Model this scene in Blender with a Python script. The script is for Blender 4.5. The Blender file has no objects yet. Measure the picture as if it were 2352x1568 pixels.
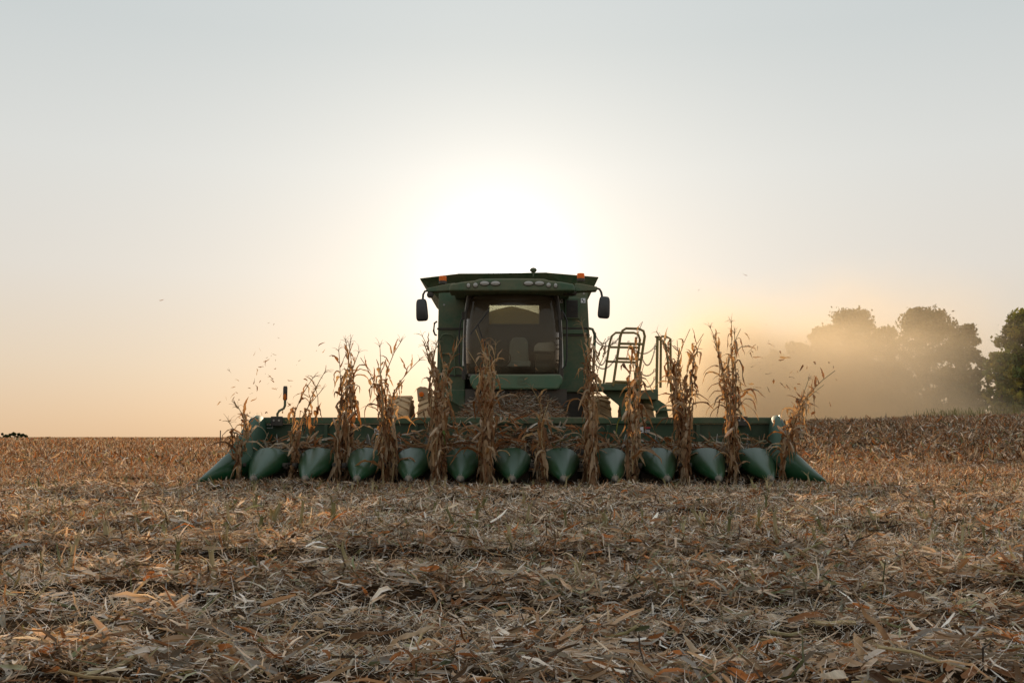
import bpy, math, random
import numpy as np
from mathutils import Vector, Matrix
R = math.radians
S = bpy.context.scene
COL = S.collection

# ------------------------------------------------------------------ camera
PITCH = R(5.47); CAMZ = 0.78; F = 2286.7          # F: focal length in pixels of a 2352 px wide frame
cam = bpy.data.cameras.new('camera'); cam.lens = 35; cam.sensor_width = 36
cam.clip_start = 0.05; cam.clip_end = 12000
camo = bpy.data.objects.new('camera', cam); COL.objects.link(camo)
camo.location = (0, 0, CAMZ); camo.rotation_euler = (R(90) + PITCH, 0, 0)
S.camera = camo

# ------------------------------------------------------------------ sky and sun
SUN_EL, SUN_AZ = R(9.35), R(-0.78)
sdir = Vector((math.sin(SUN_AZ) * math.cos(SUN_EL), math.cos(SUN_AZ) * math.cos(SUN_EL), math.sin(SUN_EL)))
w = bpy.data.worlds.new('World'); S.world = w; w.use_nodes = True
nt = w.node_tree; N = nt.nodes; Lk = nt.links; bg = N['Background']
def math_node(tree, op, a, b=None, c=None, clamp=False):
    n = tree.nodes.new('ShaderNodeMath'); n.operation = op; n.use_clamp = clamp
    for i, v in enumerate((a, b, c)):
        if v is None: continue
        if hasattr(v, 'links'): tree.links.new(v, n.inputs[i])
        else: n.inputs[i].default_value = v
    return n.outputs[0]
tc = N.new('ShaderNodeTexCoord')
sep = N.new('ShaderNodeSeparateXYZ'); Lk.new(tc.outputs['Generated'], sep.inputs[0])
el = math_node(nt, 'ARCSINE', sep.outputs['Z'])
eld = math_node(nt, 'MULTIPLY', el, 180 / math.pi / 90, clamp=True)
ramp = N.new('ShaderNodeValToRGB'); Lk.new(eld, ramp.inputs[0]); cr = ramp.color_ramp
SKYR = [(0.0, (.655, .455, .285)), (4/90, (.67, .55, .425)), (9/90, (.66, .62, .565)), (15/90, (.635, .64, .615)),
        (22/90, (.545, .58, .578)), (32/90, (.55, .60, .62)), (50/90, (.62, .68, .71)), (1.0, (.66, .73, .77))]
cr.elements[0].position = 0; cr.elements[0].color = (*SKYR[0][1], 1)
cr.elements[1].position = 1; cr.elements[1].color = (*SKYR[-1][1], 1)
for p, c in SKYR[1:-1]:
    e = cr.elements.new(p); e.color = (*c, 1)
dot = N.new('ShaderNodeVectorMath'); dot.operation = 'DOT_PRODUCT'
nrm = N.new('ShaderNodeVectorMath'); nrm.operation = 'NORMALIZE'; Lk.new(tc.outputs['Generated'], nrm.inputs[0])
Lk.new(nrm.outputs[0], dot.inputs[0]); dot.inputs[1].default_value = sdir
ang = math_node(nt, 'MULTIPLY', math_node(nt, 'ARCCOSINE', dot.outputs['Value']), 180 / math.pi)
def expo(scale, power=1.0):
    t = math_node(nt, 'POWER', math_node(nt, 'DIVIDE', ang, scale), power)
    return math_node(nt, 'EXPONENT', math_node(nt, 'MULTIPLY', t, -1))
aur = math_node(nt, 'ADD', math_node(nt, 'ADD', math_node(nt, 'MULTIPLY', expo(3.5, 1.6), 0.52), math_node(nt, 'MULTIPLY', expo(11.5, 1.5), 0.165)), math_node(nt, 'MULTIPLY', expo(1.0, 1.3), 5.0))
v2 = N.new('ShaderNodeVectorMath'); v2.operation = 'SCALE'; v2.inputs[0].default_value = (1, .985, .965); Lk.new(aur, v2.inputs['Scale'])
v3 = N.new('ShaderNodeVectorMath'); v3.operation = 'ADD'; Lk.new(ramp.outputs[0], v3.inputs[0]); Lk.new(v2.outputs[0], v3.inputs[1])
sky = N.new('ShaderNodeTexSky'); sky.sky_type = 'NISHITA'; sky.sun_disc = False
sky.sun_elevation = SUN_EL; sky.sun_rotation = SUN_AZ; sky.air_density = 1.0; sky.dust_density = 2.0; sky.ozone_density = 1.5
v4 = N.new('ShaderNodeVectorMath'); v4.operation = 'SCALE'; Lk.new(sky.outputs[0], v4.inputs[0]); v4.inputs['Scale'].default_value = 0.05 * 0.12
v5 = N.new('ShaderNodeVectorMath'); v5.operation = 'ADD'; Lk.new(v3.outputs[0], v5.inputs[0]); Lk.new(v4.outputs[0], v5.inputs[1])
Lk.new(v5.outputs[0], bg.inputs[0]); bg.inputs[1].default_value = 1.0

sun = bpy.data.lights.new('sun', 'SUN'); sun.energy = 4.9; sun.angle = R(0.6); sun.color = (1, .79, .52)
suno = bpy.data.objects.new('sun', sun); COL.objects.link(suno)
suno.rotation_euler = (-sdir).to_track_quat('-Z', 'Y').to_euler(); suno.location = (0, -5, 20)

S.view_settings.view_transform = 'Standard'; S.view_settings.look = 'None'
S.view_settings.exposure = 0.08; S.view_settings.gamma = 1; S.view_settings.use_curve_mapping = False
S.cycles.use_denoising = True
S.cycles.max_bounces = 8; S.cycles.transparent_max_bounces = 16; S.cycles.volume_bounces = 2
S.cycles.volume_step_rate = 4.0; S.cycles.volume_max_steps = 64

# ------------------------------------------------------------------ helpers
def at(px, py, Y):
    """the world point at distance Y that shows at (px, py) of a 2352 x 1568 frame"""
    u = (px - 1176) / F; v = (784 - py) / F
    d = Vector((u, math.cos(PITCH) - v * math.sin(PITCH), math.sin(PITCH) + v * math.cos(PITCH)))
    return Vector((0, 0, CAMZ)) + d * (Y / d.y)
def X(px, Y): return at(px, 1000, Y).x
def Z(py, Y): return at(1176, py, Y).z

class MB:
    def __init__(s): s.v = []; s.f = []
    def add(s, vs, fs):
        o = len(s.v); s.v += [tuple(p) for p in vs]; s.f += [tuple(i + o for i in q) for q in fs]; return s
    def box(s, x0, x1, y0, y1, z0, z1, M=None):
        vs = [Vector((x, y, z)) for x in (x0, x1) for y in (y0, y1) for z in (z0, z1)]
        if M: vs = [M @ p for p in vs]
        return s.add(vs, [(0, 1, 3, 2), (4, 6, 7, 5), (0, 4, 5, 1), (2, 3, 7, 6), (0, 2, 6, 4), (1, 5, 7, 3)])
    def hexa(s, p): # 8 points: bottom ring 0-3, top ring 4-7
        return s.add(p, [(3, 2, 1, 0), (4, 5, 6, 7), (0, 1, 5, 4), (1, 2, 6, 5), (2, 3, 7, 6), (3, 0, 4, 7)])
    def tube(s, pts, r, n=8, cap=True, r1=None):
        pts = [Vector(p) for p in pts]; rings = []; m = len(pts); up = Vector((0.13, 0.21, 0.97))
        for i, p in enumerate(pts):
            t = (pts[min(i + 1, m - 1)] - pts[max(i - 1, 0)]).normalized()
            a = t.cross(up)
            if a.length < 1e-3: a = t.cross(Vector((1, 0, 0)))
            a.normalize(); b = t.cross(a).normalized()
            rr = r if r1 is None else r + (r1 - r) * i / max(1, m - 1)
            rings.append([p + a * math.cos(2 * math.pi * k / n) * rr + b * math.sin(2 * math.pi * k / n) * rr for k in range(n)])
        return s.loft(rings, cap)
    def loft(s, rings, cap=True, closed=True):
        n = len(rings[0]); vs = [p for q in rings for p in q]; fs = []
        for i in range(len(rings) - 1):
            for k in range(n if closed else n - 1):
                k2 = (k + 1) % n
                fs.append((i * n + k, i * n + k2, (i + 1) * n + k2, (i + 1) * n + k))
        if cap: fs.append(tuple(range(n))[::-1]); fs.append(tuple(range((len(rings) - 1) * n, len(rings) * n)))
        return s.add(vs, fs)
    def cyl(s, p0, p1, r0, r1=None, n=16): return s.tube([p0, p1], r0, n, True, r0 if r1 is None else r1)
    def lathe(s, prof, c, axis='Z', n=20, sc=(1, 1, 1)):
        rings = []
        for r, h in prof:
            ring = []
            for k in range(n):
                a = 2 * math.pi * k / n
                p = {'Z': (r * math.cos(a), r * math.sin(a), h), 'X': (h, r * math.cos(a), r * math.sin(a)), 'Y': (r * math.cos(a), h, r * math.sin(a))}[axis]
                ring.append(Vector(c) + Vector((p[0] * sc[0], p[1] * sc[1], p[2] * sc[2])))
            rings.append(ring)
        return s.loft(rings, True)
    def prism(s, poly, y0, y1):
        """poly of (x, z) pairs extruded from y0 to y1"""
        n = len(poly)
        vs = [(x, y0, z) for x, z in poly] + [(x, y1, z) for x, z in poly]
        fs = [tuple(range(n)), tuple(range(n, 2 * n))[::-1]] + [(i, i + n, (i + 1) % n + n, (i + 1) % n) for i in range(n)]
        return s.add(vs, fs)
    def build(s, name, mat, parent=None, smooth=None, bevel=0):
        me = bpy.data.meshes.new(name); me.from_pydata(s.v, [], s.f); me.update()
        import bmesh
        b = bmesh.new(); b.from_mesh(me); bmesh.ops.recalc_face_normals(b, faces=b.faces); b.to_mesh(me); b.free()
        me.materials.append(mat)
        if smooth is not None:
            me.shade_smooth(); me.set_sharp_from_angle(angle=R(smooth))
        o = bpy.data.objects.new(name, me); COL.objects.link(o)
        if parent is not None: put(o, parent)
        if bevel:
            m = o.modifiers.new('edge', 'BEVEL'); m.width = bevel; m.segments = 2; m.limit_method = 'ANGLE'; m.angle_limit = R(40)
        return o
def put(o, parent):
    o.parent = parent
    if parent.type == 'EMPTY' or parent.location.length > 0:
        o.matrix_parent_inverse = worldm(parent).inverted()
def worldm(o):
    m = o.matrix_basis.copy() if hasattr(o, 'matrix_basis') else Matrix()
    p = o.parent
    return (worldm(p) @ o.matrix_parent_inverse @ m) if p else m
def tag(o, label=None, cat=None, group=None, kind=None):
    if label: o['label'] = label
    if cat: o['category'] = cat
    if group: o['group'] = group
    if kind: o['kind'] = kind
    return o
def empty(name, loc, label, cat, group=None):
    o = bpy.data.objects.new(name, None); COL.objects.link(o); o.location = loc; o.empty_display_size = .2
    return tag(o, label, cat, group)
def copy_tree(o, loc=None, parent=None):
    c = o.copy(); COL.objects.link(c)
    if parent: c.parent = parent
    if loc is not None: c.location = loc
    for ch in o.children: copy_tree(ch, None, c)
    return c

# ------------------------------------------------------------------ materials
def mat(name, col=(.5, .5, .5), rough=.6, metal=0, trans=0, spec=.5, coat=0):
    m = bpy.data.materials.new(name); m.use_nodes = True
    p = m.node_tree.nodes['Principled BSDF']
    p.inputs['Base Color'].default_value = (*col, 1); p.inputs['Roughness'].default_value = rough
    p.inputs['Metallic'].default_value = metal; p.inputs['Specular IOR Level'].default_value = spec
    p.inputs['Transmission Weight'].default_value = trans; p.inputs['Coat Weight'].default_value = coat
    return m
def noise(nt, scale, detail=4, rough=.6, vec=None, sc=None):
    n = nt.nodes.new('ShaderNodeTexNoise'); n.inputs['Scale'].default_value = scale; n.inputs['Detail'].default_value = detail; n.inputs['Roughness'].default_value = rough
    if vec is None:
        t = nt.nodes.new('ShaderNodeTexCoord'); vec = t.outputs['Object']
    if sc:
        mp = nt.nodes.new('ShaderNodeMapping'); mp.inputs['Scale'].default_value = sc; nt.links.new(vec, mp.inputs[0]); vec = mp.outputs[0]
    nt.links.new(vec, n.inputs['Vector']); return n.outputs[0]
def ramp_node(nt, fac, stops):
    r = nt.nodes.new('ShaderNodeValToRGB'); c = r.color_ramp
    c.elements[0].position, c.elements[0].color = stops[0][0], (*stops[0][1], 1)
    c.elements[1].position, c.elements[1].color = stops[-1][0], (*stops[-1][1], 1)
    for p, q in stops[1:-1]:
        e = c.elements.new(p); e.color = (*q, 1)
    nt.links.new(fac, r.inputs[0]); return r.outputs[0]
def paint(name, col, rough=.35, dust=.35, dustcol=(.24, .17, .10), coat=0.0, up=.5, spec=.5):
    """painted or moulded surface with field dust: patchy, thicker on faces that look up"""
    m = mat(name, col, rough, coat=coat, spec=spec); t = m.node_tree; p = t.nodes['Principled BSDF']
    n1 = noise(t, 2.3, 6, .7); n2 = noise(t, 38, 3, .6)
    geo = t.nodes.new('ShaderNodeNewGeometry'); sx = t.nodes.new('ShaderNodeSeparateXYZ'); t.links.new(geo.outputs['Normal'], sx.inputs[0])
    upv = math_node(t, 'MULTIPLY', sx.outputs['Z'], up, clamp=True)
    a = math_node(t, 'MULTIPLY_ADD', n1, 1.6, -.55, clamp=True)
    b = math_node(t, 'MULTIPLY_ADD', n2, .5, .72)
    fac = math_node(t, 'MULTIPLY', math_node(t, 'ADD', math_node(t, 'MULTIPLY', a, dust), upv, clamp=True), b, clamp=True)
    mx = t.nodes.new('ShaderNodeMix'); mx.data_type = 'RGBA'
    t.links.new(fac, mx.inputs['Factor']); mx.inputs[6].default_value = (*col, 1); mx.inputs[7].default_value = (*dustcol, 1)
    t.links.new(mx.outputs[2], p.inputs['Base Color'])
    t.links.new(math_node(t, 'MULTIPLY_ADD', fac, .5, rough, clamp=True), p.inputs['Roughness'])
    bp = t.nodes.new('ShaderNodeBump'); bp.inputs['Strength'].default_value = .06; bp.inputs['Distance'].default_value = .02
    t.links.new(n2, bp.inputs['Height']); t.links.new(bp.outputs[0], p.inputs['Normal'])
    return m
M_GREEN = paint('green_paint', (.034, .092, .044), .50, 1.15, (.21, .165, .10))  # field dust thickened and green turned olive to stand in for flare veil
M_SNOUT = paint('snout_plastic', (.005, .045, .015), .27, .18, (.12, .11, .085), up=.05, spec=.34)
M_HOOD = paint('dusty_end_hood', (.012, .060, .030), .62, .4, (.15, .145, .12), up=.12, spec=.3)
M_RAIL = paint('dusty_green_rail', (.020, .070, .030), .5, .8)
M_SHEET = paint('header_sheet', (.009, .046, .020), .5, .35)
M_BLACK = paint('black_plastic', (.018, .017, .016), .5, .35)
M_RUBBER = paint('dusty_flare_rubber', (.17, .115, .07), .95, 2.2, (.50, .33, .18))  # real dust coat, its tan lightened to include sun flare on the tyres
M_STEEL = paint('worn_steel', (.30, .30, .29), .35, .3); M_STEEL.node_tree.nodes['Principled BSDF'].inputs['Metallic'].default_value = .7
M_TIP = paint('worn_tip', (.07, .075, .07), .4, .3)
M_DARK = paint('dark_steel', (.022, .020, .018), .6, .4)
M_GREY = paint('highlit_grey_trim', (.72, .70, .64), .35, .3)  # grey raised near white to carry the light highlight along the pillars
M_YELLOW = paint('yellow_rail', (.20, .15, .04), .5, .5)
M_TRIM = paint('light_green_sill', (.045, .115, .062), .42, .5)
M_INT = mat('cab_interior', (.11, .10, .085), .8)
M_SEAT = mat('seat_fabric', (.34, .36, .35), .9)
M_WHITE = mat('decal_white', (.75, .75, .75), .5)
M_RED = mat('decal_red', (.45, .03, .04), .5)
M_DBLACK = mat('decal_black', (.015, .015, .018), .5)
M_LETTER = mat('yellow_lettering', (.42, .33, .07), .5)
M_LENS = mat('lamp_glass', (.36, .35, .32), .15)
M_MIRROR = mat('mirror_shell', (.035, .033, .032), .45)
def amber(name, c):
    m = mat(name, c, .25); t = m.node_tree; p = t.nodes['Principled BSDF']
    tr = t.nodes.new('ShaderNodeBsdfTranslucent'); tr.inputs[0].default_value = (*c, 1)
    mx = t.nodes.new('ShaderNodeMixShader'); mx.inputs[0].default_value = .6
    t.links.new(p.outputs[0], mx.inputs[1]); t.links.new(tr.outputs[0], mx.inputs[2]); t.links.new(mx.outputs[0], t.nodes['Material Output'].inputs[0])
    return m
M_AMBER = amber('amber_lens', (.95, .30, .03)); M_REDLENS = amber('red_orange_lens', (.9, .10, .03))
def glass(name, tint=(.86, .86, .80)):
    m = bpy.data.materials.new(name); m.use_nodes = True; t = m.node_tree; t.nodes.remove(t.nodes['Principled BSDF'])
    tp = t.nodes.new('ShaderNodeBsdfTransparent'); tp.inputs[0].default_value = (*tint, 1)
    gl = t.nodes.new('ShaderNodeBsdfGlossy'); gl.inputs['Roughness'].default_value = .03
    df = t.nodes.new('ShaderNodeBsdfDiffuse'); df.inputs[0].default_value = (.26, .20, .14, 1)
    fr = t.nodes.new('ShaderNodeFresnel'); fr.inputs[0].default_value = 1.28
    a = t.nodes.new('ShaderNodeMixShader'); t.links.new(fr.outputs[0], a.inputs[0]); t.links.new(tp.outputs[0], a.inputs[1]); t.links.new(gl.outputs[0], a.inputs[2])
    b = t.nodes.new('ShaderNodeMixShader'); t.links.new(math_node(t, 'MULTIPLY_ADD', noise(t, 1.3, 3, .6), .30, .0, clamp=True), b.inputs[0])
    t.links.new(a.outputs[0], b.inputs[1]); t.links.new(df.outputs[0], b.inputs[2])
    t.links.new(b.outputs[0], t.nodes['Material Output'].inputs[0]); return m
M_GLASS = glass('dusty_glass')
def plant_mat(name, stops, transl=.35, attr=False, rough=.75, streak=True, stretch=(40, 40, 3), bright=1):
    """dry plant matter: colour by piece, lengthwise streaks, some light through the blade"""
    m = mat(name, (.5, .4, .3), rough, spec=.25); t = m.node_tree; p = t.nodes['Principled BSDF']
    if attr:
        at_ = t.nodes.new('ShaderNodeAttribute'); at_.attribute_name = 'tint'; c = at_.outputs['Color']
    else:
        oi = t.nodes.new('ShaderNodeObjectInfo')
        nn = noise(t, 1.0, 3, .6, sc=(9, 9, 9))
        f = math_node(t, 'ADD', math_node(t, 'MULTIPLY', oi.outputs['Random'], .75), math_node(t, 'MULTIPLY_ADD', nn, .9, -.32), clamp=True)
        c = ramp_node(t, f, stops)
    if streak:
        st = noise(t, 1.0, 3, .65, sc=stretch)
        g = math_node(t, 'MULTIPLY_ADD', st, 1.1, .42 * bright)
        vm = t.nodes.new('ShaderNodeVectorMath'); vm.operation = 'SCALE'; t.links.new(c, vm.inputs[0]); t.links.new(g, vm.inputs['Scale']); c = vm.outputs[0]
    t.links.new(c, p.inputs['Base Color'])
    if transl:
        tr = t.nodes.new('ShaderNodeBsdfTranslucent')
        tv = t.nodes.new('ShaderNodeVectorMath'); tv.operation = 'MULTIPLY'; t.links.new(c, tv.inputs[0]); tv.inputs[1].default_value = (1.4, .98, .55)
        t.links.new(tv.outputs[0], tr.inputs[0])
        mx = t.nodes.new('ShaderNodeMixShader'); mx.inputs[0].default_value = transl
        t.links.new(p.outputs[0], mx.inputs[1]); t.links.new(tr.outputs[0], mx.inputs[2]); t.links.new(mx.outputs[0], t.nodes['Material Output'].inputs[0])
    return m
LEAFS = [(0, (.13, .060, .024)), (.3, (.25, .135, .065)), (.55, (.36, .24, .14)), (.8, (.46, .35, .23)), (1, (.58, .49, .37))]
M_LEAF = plant_mat('dry_corn_leaf', LEAFS, .42)
M_GLEAF = plant_mat('green_corn_leaf', [(0, (.05, .10, .02)), (.5, (.12, .17, .04)), (1, (.30, .28, .09))], .4)
M_STALK = plant_mat('dry_corn_stalk', [(0, (.20, .12, .05)), (.5, (.33, .23, .11)), (1, (.42, .33, .18))], 0)
M_STUB = plant_mat('cut_stub', [(0, (.14, .14, .05)), (.5, (.32, .27, .13)), (1, (.52, .43, .26))], .2)
M_TASSEL = plant_mat('dry_tassel', [(0, (.26, .16, .08)), (1, (.45, .33, .19))], .3, streak=False)
M_RES = plant_mat('chopped_residue', None, .26, attr=True, streak=False)
M_HUSK = plant_mat('pale_husk', [(0, (.42, .29, .17)), (.5, (.58, .46, .32)), (1, (.70, .61, .48))], .35)
M_TREE = plant_mat('tree_leaf', None, .35, attr=True, streak=False, rough=.6)
M_BARK = mat('tree_bark', (.09, .065, .045), .9)

# ------------------------------------------------------------------ terrain
rng = np.random.default_rng(7); random.seed(7)
_perm = rng.random((256, 256))
def vnoise(x, y):
    xi = np.floor(x).astype(int); yi = np.floor(y).astype(int); fx = x - xi; fy = y - yi
    fx = fx * fx * (3 - 2 * fx); fy = fy * fy * (3 - 2 * fy)
    g = lambda a, b: _perm[a & 255, b & 255]
    return (g(xi, yi) * (1 - fx) + g(xi + 1, yi) * fx) * (1 - fy) + (g(xi, yi + 1) * (1 - fx) + g(xi + 1, yi + 1) * fx) * fy
def sst(a, b, x):
    t = np.clip((x - a) / (b - a), 0, 1); return t * t * (3 - 2 * t)
FURROWS = ((4.45, .05), (6.0, .075), (7.45, .06), (9.3, .075), (11.6, .065), (13.85, .03))
def furrow(x, y):
    f = 0 * x
    for y0_, a_ in FURROWS:
        q_ = y - y0_ - .22 * np.sin(x * .5 + y0_) - .25 * (vnoise(x * .8, y * 0 + y0_) - .5); f = np.maximum(f, np.exp(-(q_ / .24) ** 2))
    return f
def gz(x, y):
    x = np.asarray(x, float); y = np.asarray(y, float)
    h = 1.05 * sst(4.5, 14, x) + 0.34 * np.clip((x - 14) / 11.7, 0, 1.6) + .34 * sst(9, 14, x)
    h = h * sst(17, 50, y) * (1 - .75 * sst(53, 74, y))
    near = 1 - sst(60, 140, y)
    for y0_, a_ in FURROWS:
        q_ = y - y0_ - .22 * np.sin(x * .5 + y0_) - .25 * (vnoise(x * .8, y * 0 + y0_) - .5); h = h - a_ * np.exp(-(q_ / .20) ** 2) + a_ * .9 * np.exp(-((q_ - .42) / .22) ** 2)
    micro = (0.09 * (vnoise(x * .55 + 9, y * .9 + 3) - .5) + 0.075 * (vnoise(x * 1.7, y * 2.3) - .5) + .036 * np.sin(y * 2 * math.pi / .762 + .5 * np.sin(x * .6)) * (.4 + 1.2 * vnoise(x * .5 + 77, y * .5))) * near
    return h + micro
xs = np.concatenate([-np.geomspace(4000, 12, 40), np.arange(-11.5, 11.6, .25), np.geomspace(12, 40, 40), np.geomspace(42, 4000, 26)])
ys = np.concatenate([[-400, -60, -10, -2], np.arange(0, 22, .25), np.geomspace(22, 90, 50), np.geomspace(94, 6000, 40)])
gx, gy = np.meshgrid(xs, ys)
gzv = gz(gx, gy)
V = np.stack([gx, gy, gzv], -1).reshape(-1, 3); nx, ny = len(xs), len(ys)
idx = np.arange(nx * ny).reshape(ny, nx)
Q = np.stack([idx[:-1, :-1], idx[:-1, 1:], idx[1:, 1:], idx[1:, :-1]], -1).reshape(-1, 4)
def np_mesh(name, V, Q, material, tint=None, smooth=False):
    me = bpy.data.meshes.new(name); k = Q.shape[1]
    me.vertices.add(len(V)); me.vertices.foreach_set('co', V.astype(np.float32).ravel())
    me.loops.add(Q.size); me.loops.foreach_set('vertex_index', Q.astype(np.int32).ravel())
    me.polygons.add(len(Q)); me.polygons.foreach_set('loop_start', np.arange(0, Q.size, k, dtype=np.int32))
    me.polygons.foreach_set('use_smooth', np.full(len(Q), smooth))
    me.update(calc_edges=True)
    if tint is not None:
        a = me.attributes.new('tint', 'FLOAT_COLOR', 'POINT')
        a.data.foreach_set('color', np.concatenate([tint, np.ones((len(V), 1))], 1).astype(np.float32).ravel())
    me.materials.append(material)
    return me
def link(name, me, parent=None):
    o = bpy.data.objects.new(name, me); COL.objects.link(o)
    if parent: o.parent = parent
    return o
M_SOIL = mat('field_soil', (.1, .07, .05), .95, spec=.1)
t = M_SOIL.node_tree; p = t.nodes['Principled BSDF']
p.inputs['Specular IOR Level'].default_value = 0; a1 = noise(t, 1.0, 8, .75, sc=(.9, .9, .9)); a2 = noise(t, 1.0, 6, .8, sc=(9, 16, 9))
c = ramp_node(t, math_node(t, 'ADD', math_node(t, 'MULTIPLY', a1, .45), math_node(t, 'MULTIPLY', a2, .6)),
    [(.30, (.018, .012, .008)), (.50, (.045, .028, .017)), (.64, (.13, .08, .045)), (.80, (.34, .22, .13))])
pos = t.nodes.new('ShaderNodeNewGeometry'); sy = t.nodes.new('ShaderNodeSeparateXYZ'); t.links.new(pos.outputs['Position'], sy.inputs[0])
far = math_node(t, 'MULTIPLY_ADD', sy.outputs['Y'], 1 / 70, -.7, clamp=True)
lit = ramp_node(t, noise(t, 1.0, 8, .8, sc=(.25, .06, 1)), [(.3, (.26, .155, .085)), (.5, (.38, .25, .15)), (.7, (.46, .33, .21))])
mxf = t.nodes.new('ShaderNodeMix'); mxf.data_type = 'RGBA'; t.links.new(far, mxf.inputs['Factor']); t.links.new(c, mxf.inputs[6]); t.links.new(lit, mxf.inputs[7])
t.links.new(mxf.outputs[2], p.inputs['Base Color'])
bp = t.nodes.new('ShaderNodeBump'); bp.inputs['Distance'].default_value = .12; bp.inputs['Strength'].default_value = .8
t.links.new(a2, bp.inputs['Height']); t.links.new(bp.outputs[0], p.inputs['Normal'])
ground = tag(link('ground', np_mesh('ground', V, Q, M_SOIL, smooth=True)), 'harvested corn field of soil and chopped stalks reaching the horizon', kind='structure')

# ------------------------------------------------------------------ residue ribbons
def ribbons(P, yaw, pitch, roll, L, W, bend, twist, K, tint, taper=.5, fold=0.0, centre=True, sidebend=0.0):
    n = len(P)
    d = np.stack([np.cos(yaw) * np.cos(pitch), np.sin(yaw) * np.cos(pitch), np.sin(pitch)], -1)
    s0 = np.stack([-np.sin(yaw), np.cos(yaw), np.zeros(n)], -1); n0 = np.cross(d, s0)
    Vv = []; Tt = []; m = 3 if np.any(fold) else 2
    for k in range(K + 1):
        u = k / K
        c = P + d * ((u - (.5 if centre else 0)) * L)[:, None]
        ar = roll + twist * (u - .5)
        s = s0 * np.cos(ar)[:, None] + n0 * np.sin(ar)[:, None]; nn = np.cross(d, s)
        c = c + nn * (bend * L * (4 * u * (1 - u) - .5))[:, None] + s * (sidebend * L * (4 * u * (1 - u)))[:, None]
        wv = W * (.5 * ((1 - taper) + taper * math.sin(math.pi * min(1, .12 + .88 * u))))
        shade = (1 + .22 * (rng.random(n) - .5))[:, None]
        if m == 2:
            Vv += [c - s * wv[:, None], c + s * wv[:, None]]; Tt += [tint * shade, tint * shade * .82]
        else:
            Vv += [c - s * wv[:, None] + nn * (fold * wv)[:, None], c, c + s * wv[:, None] + nn * (fold * wv)[:, None]]
            Tt += [tint * shade * .92, tint * shade, tint * shade * 1.05]
    Vv = np.stack(Vv, 1); Tt = np.stack(Tt, 1); per = Vv.shape[1]
    base = (np.arange(n) * per)[:, None]
    q = []
    for k in range(K):
        for j in range(m - 1):
            o = k * m + j; q.append(np.stack([base[:, 0] + o, base[:, 0] + o + 1, base[:, 0] + o + m + 1, base[:, 0] + o + m], -1))
    return Vv.reshape(-1, 3), np.stack(q, 1).reshape(-1, 4), np.clip(Tt.reshape(-1, 3), 0, 1)
PAL = np.array([[.51, .37, .25], [.63, .50, .375], [.42, .27, .16], [.27, .135, .065], [.41, .17, .06], [.71, .64, .56],
                [.27, .20, .13], [.36, .35, .23], [.20, .22, .11], [.46, .41, .32], [.12, .08, .05], [.78, .73, .66]])
def tints(n, wts, lo=.75, hi=1.15):
    wts = np.array(wts, float); i = rng.choice(len(PAL), n, p=wts / wts.sum())
    return PAL[i] * rng.uniform(lo, hi, n)[:, None]
MIX = [5, 4.5, 4.5, 4.4, 3.4, 3, 3, 1.2, .8, 3, 4.4, 1.6]
STB = [3, 4, 3, 1.5, .6, 3, 3, 5, 4.5, 3, 2.5, 1]
FARM = [4.2, 2.8, 5, 5.2, 4.6, 1, 3.2, 1.1, .7, 1.8, 3.6, .4]
def band(y0, y1, dens, margin=.9, skip=None):
    """random points in the strip of field the lens takes in between y0 and y1"""
    hw = lambda y: .54 * y + margin
    area = (hw(y0) + hw(y1)) * (y1 - y0); n = int(area * dens)
    y = y0 + (y1 - y0) * np.sqrt(rng.random(n) * (1 - (y0 / y1) ** 2) + (y0 / y1) ** 2) if False else rng.uniform(y0, y1, n * 2)
    keep = rng.random(len(y)) < hw(y) / hw(y1); y = y[keep]
    x = rng.uniform(-1, 1, len(y)) * hw(y)
    if skip is not None:
        k = ~((np.abs(x / y) < skip)) | (rng.random(len(y)) < .12); x, y = x[k], y[k]
    return x, y
parts = []
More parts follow.
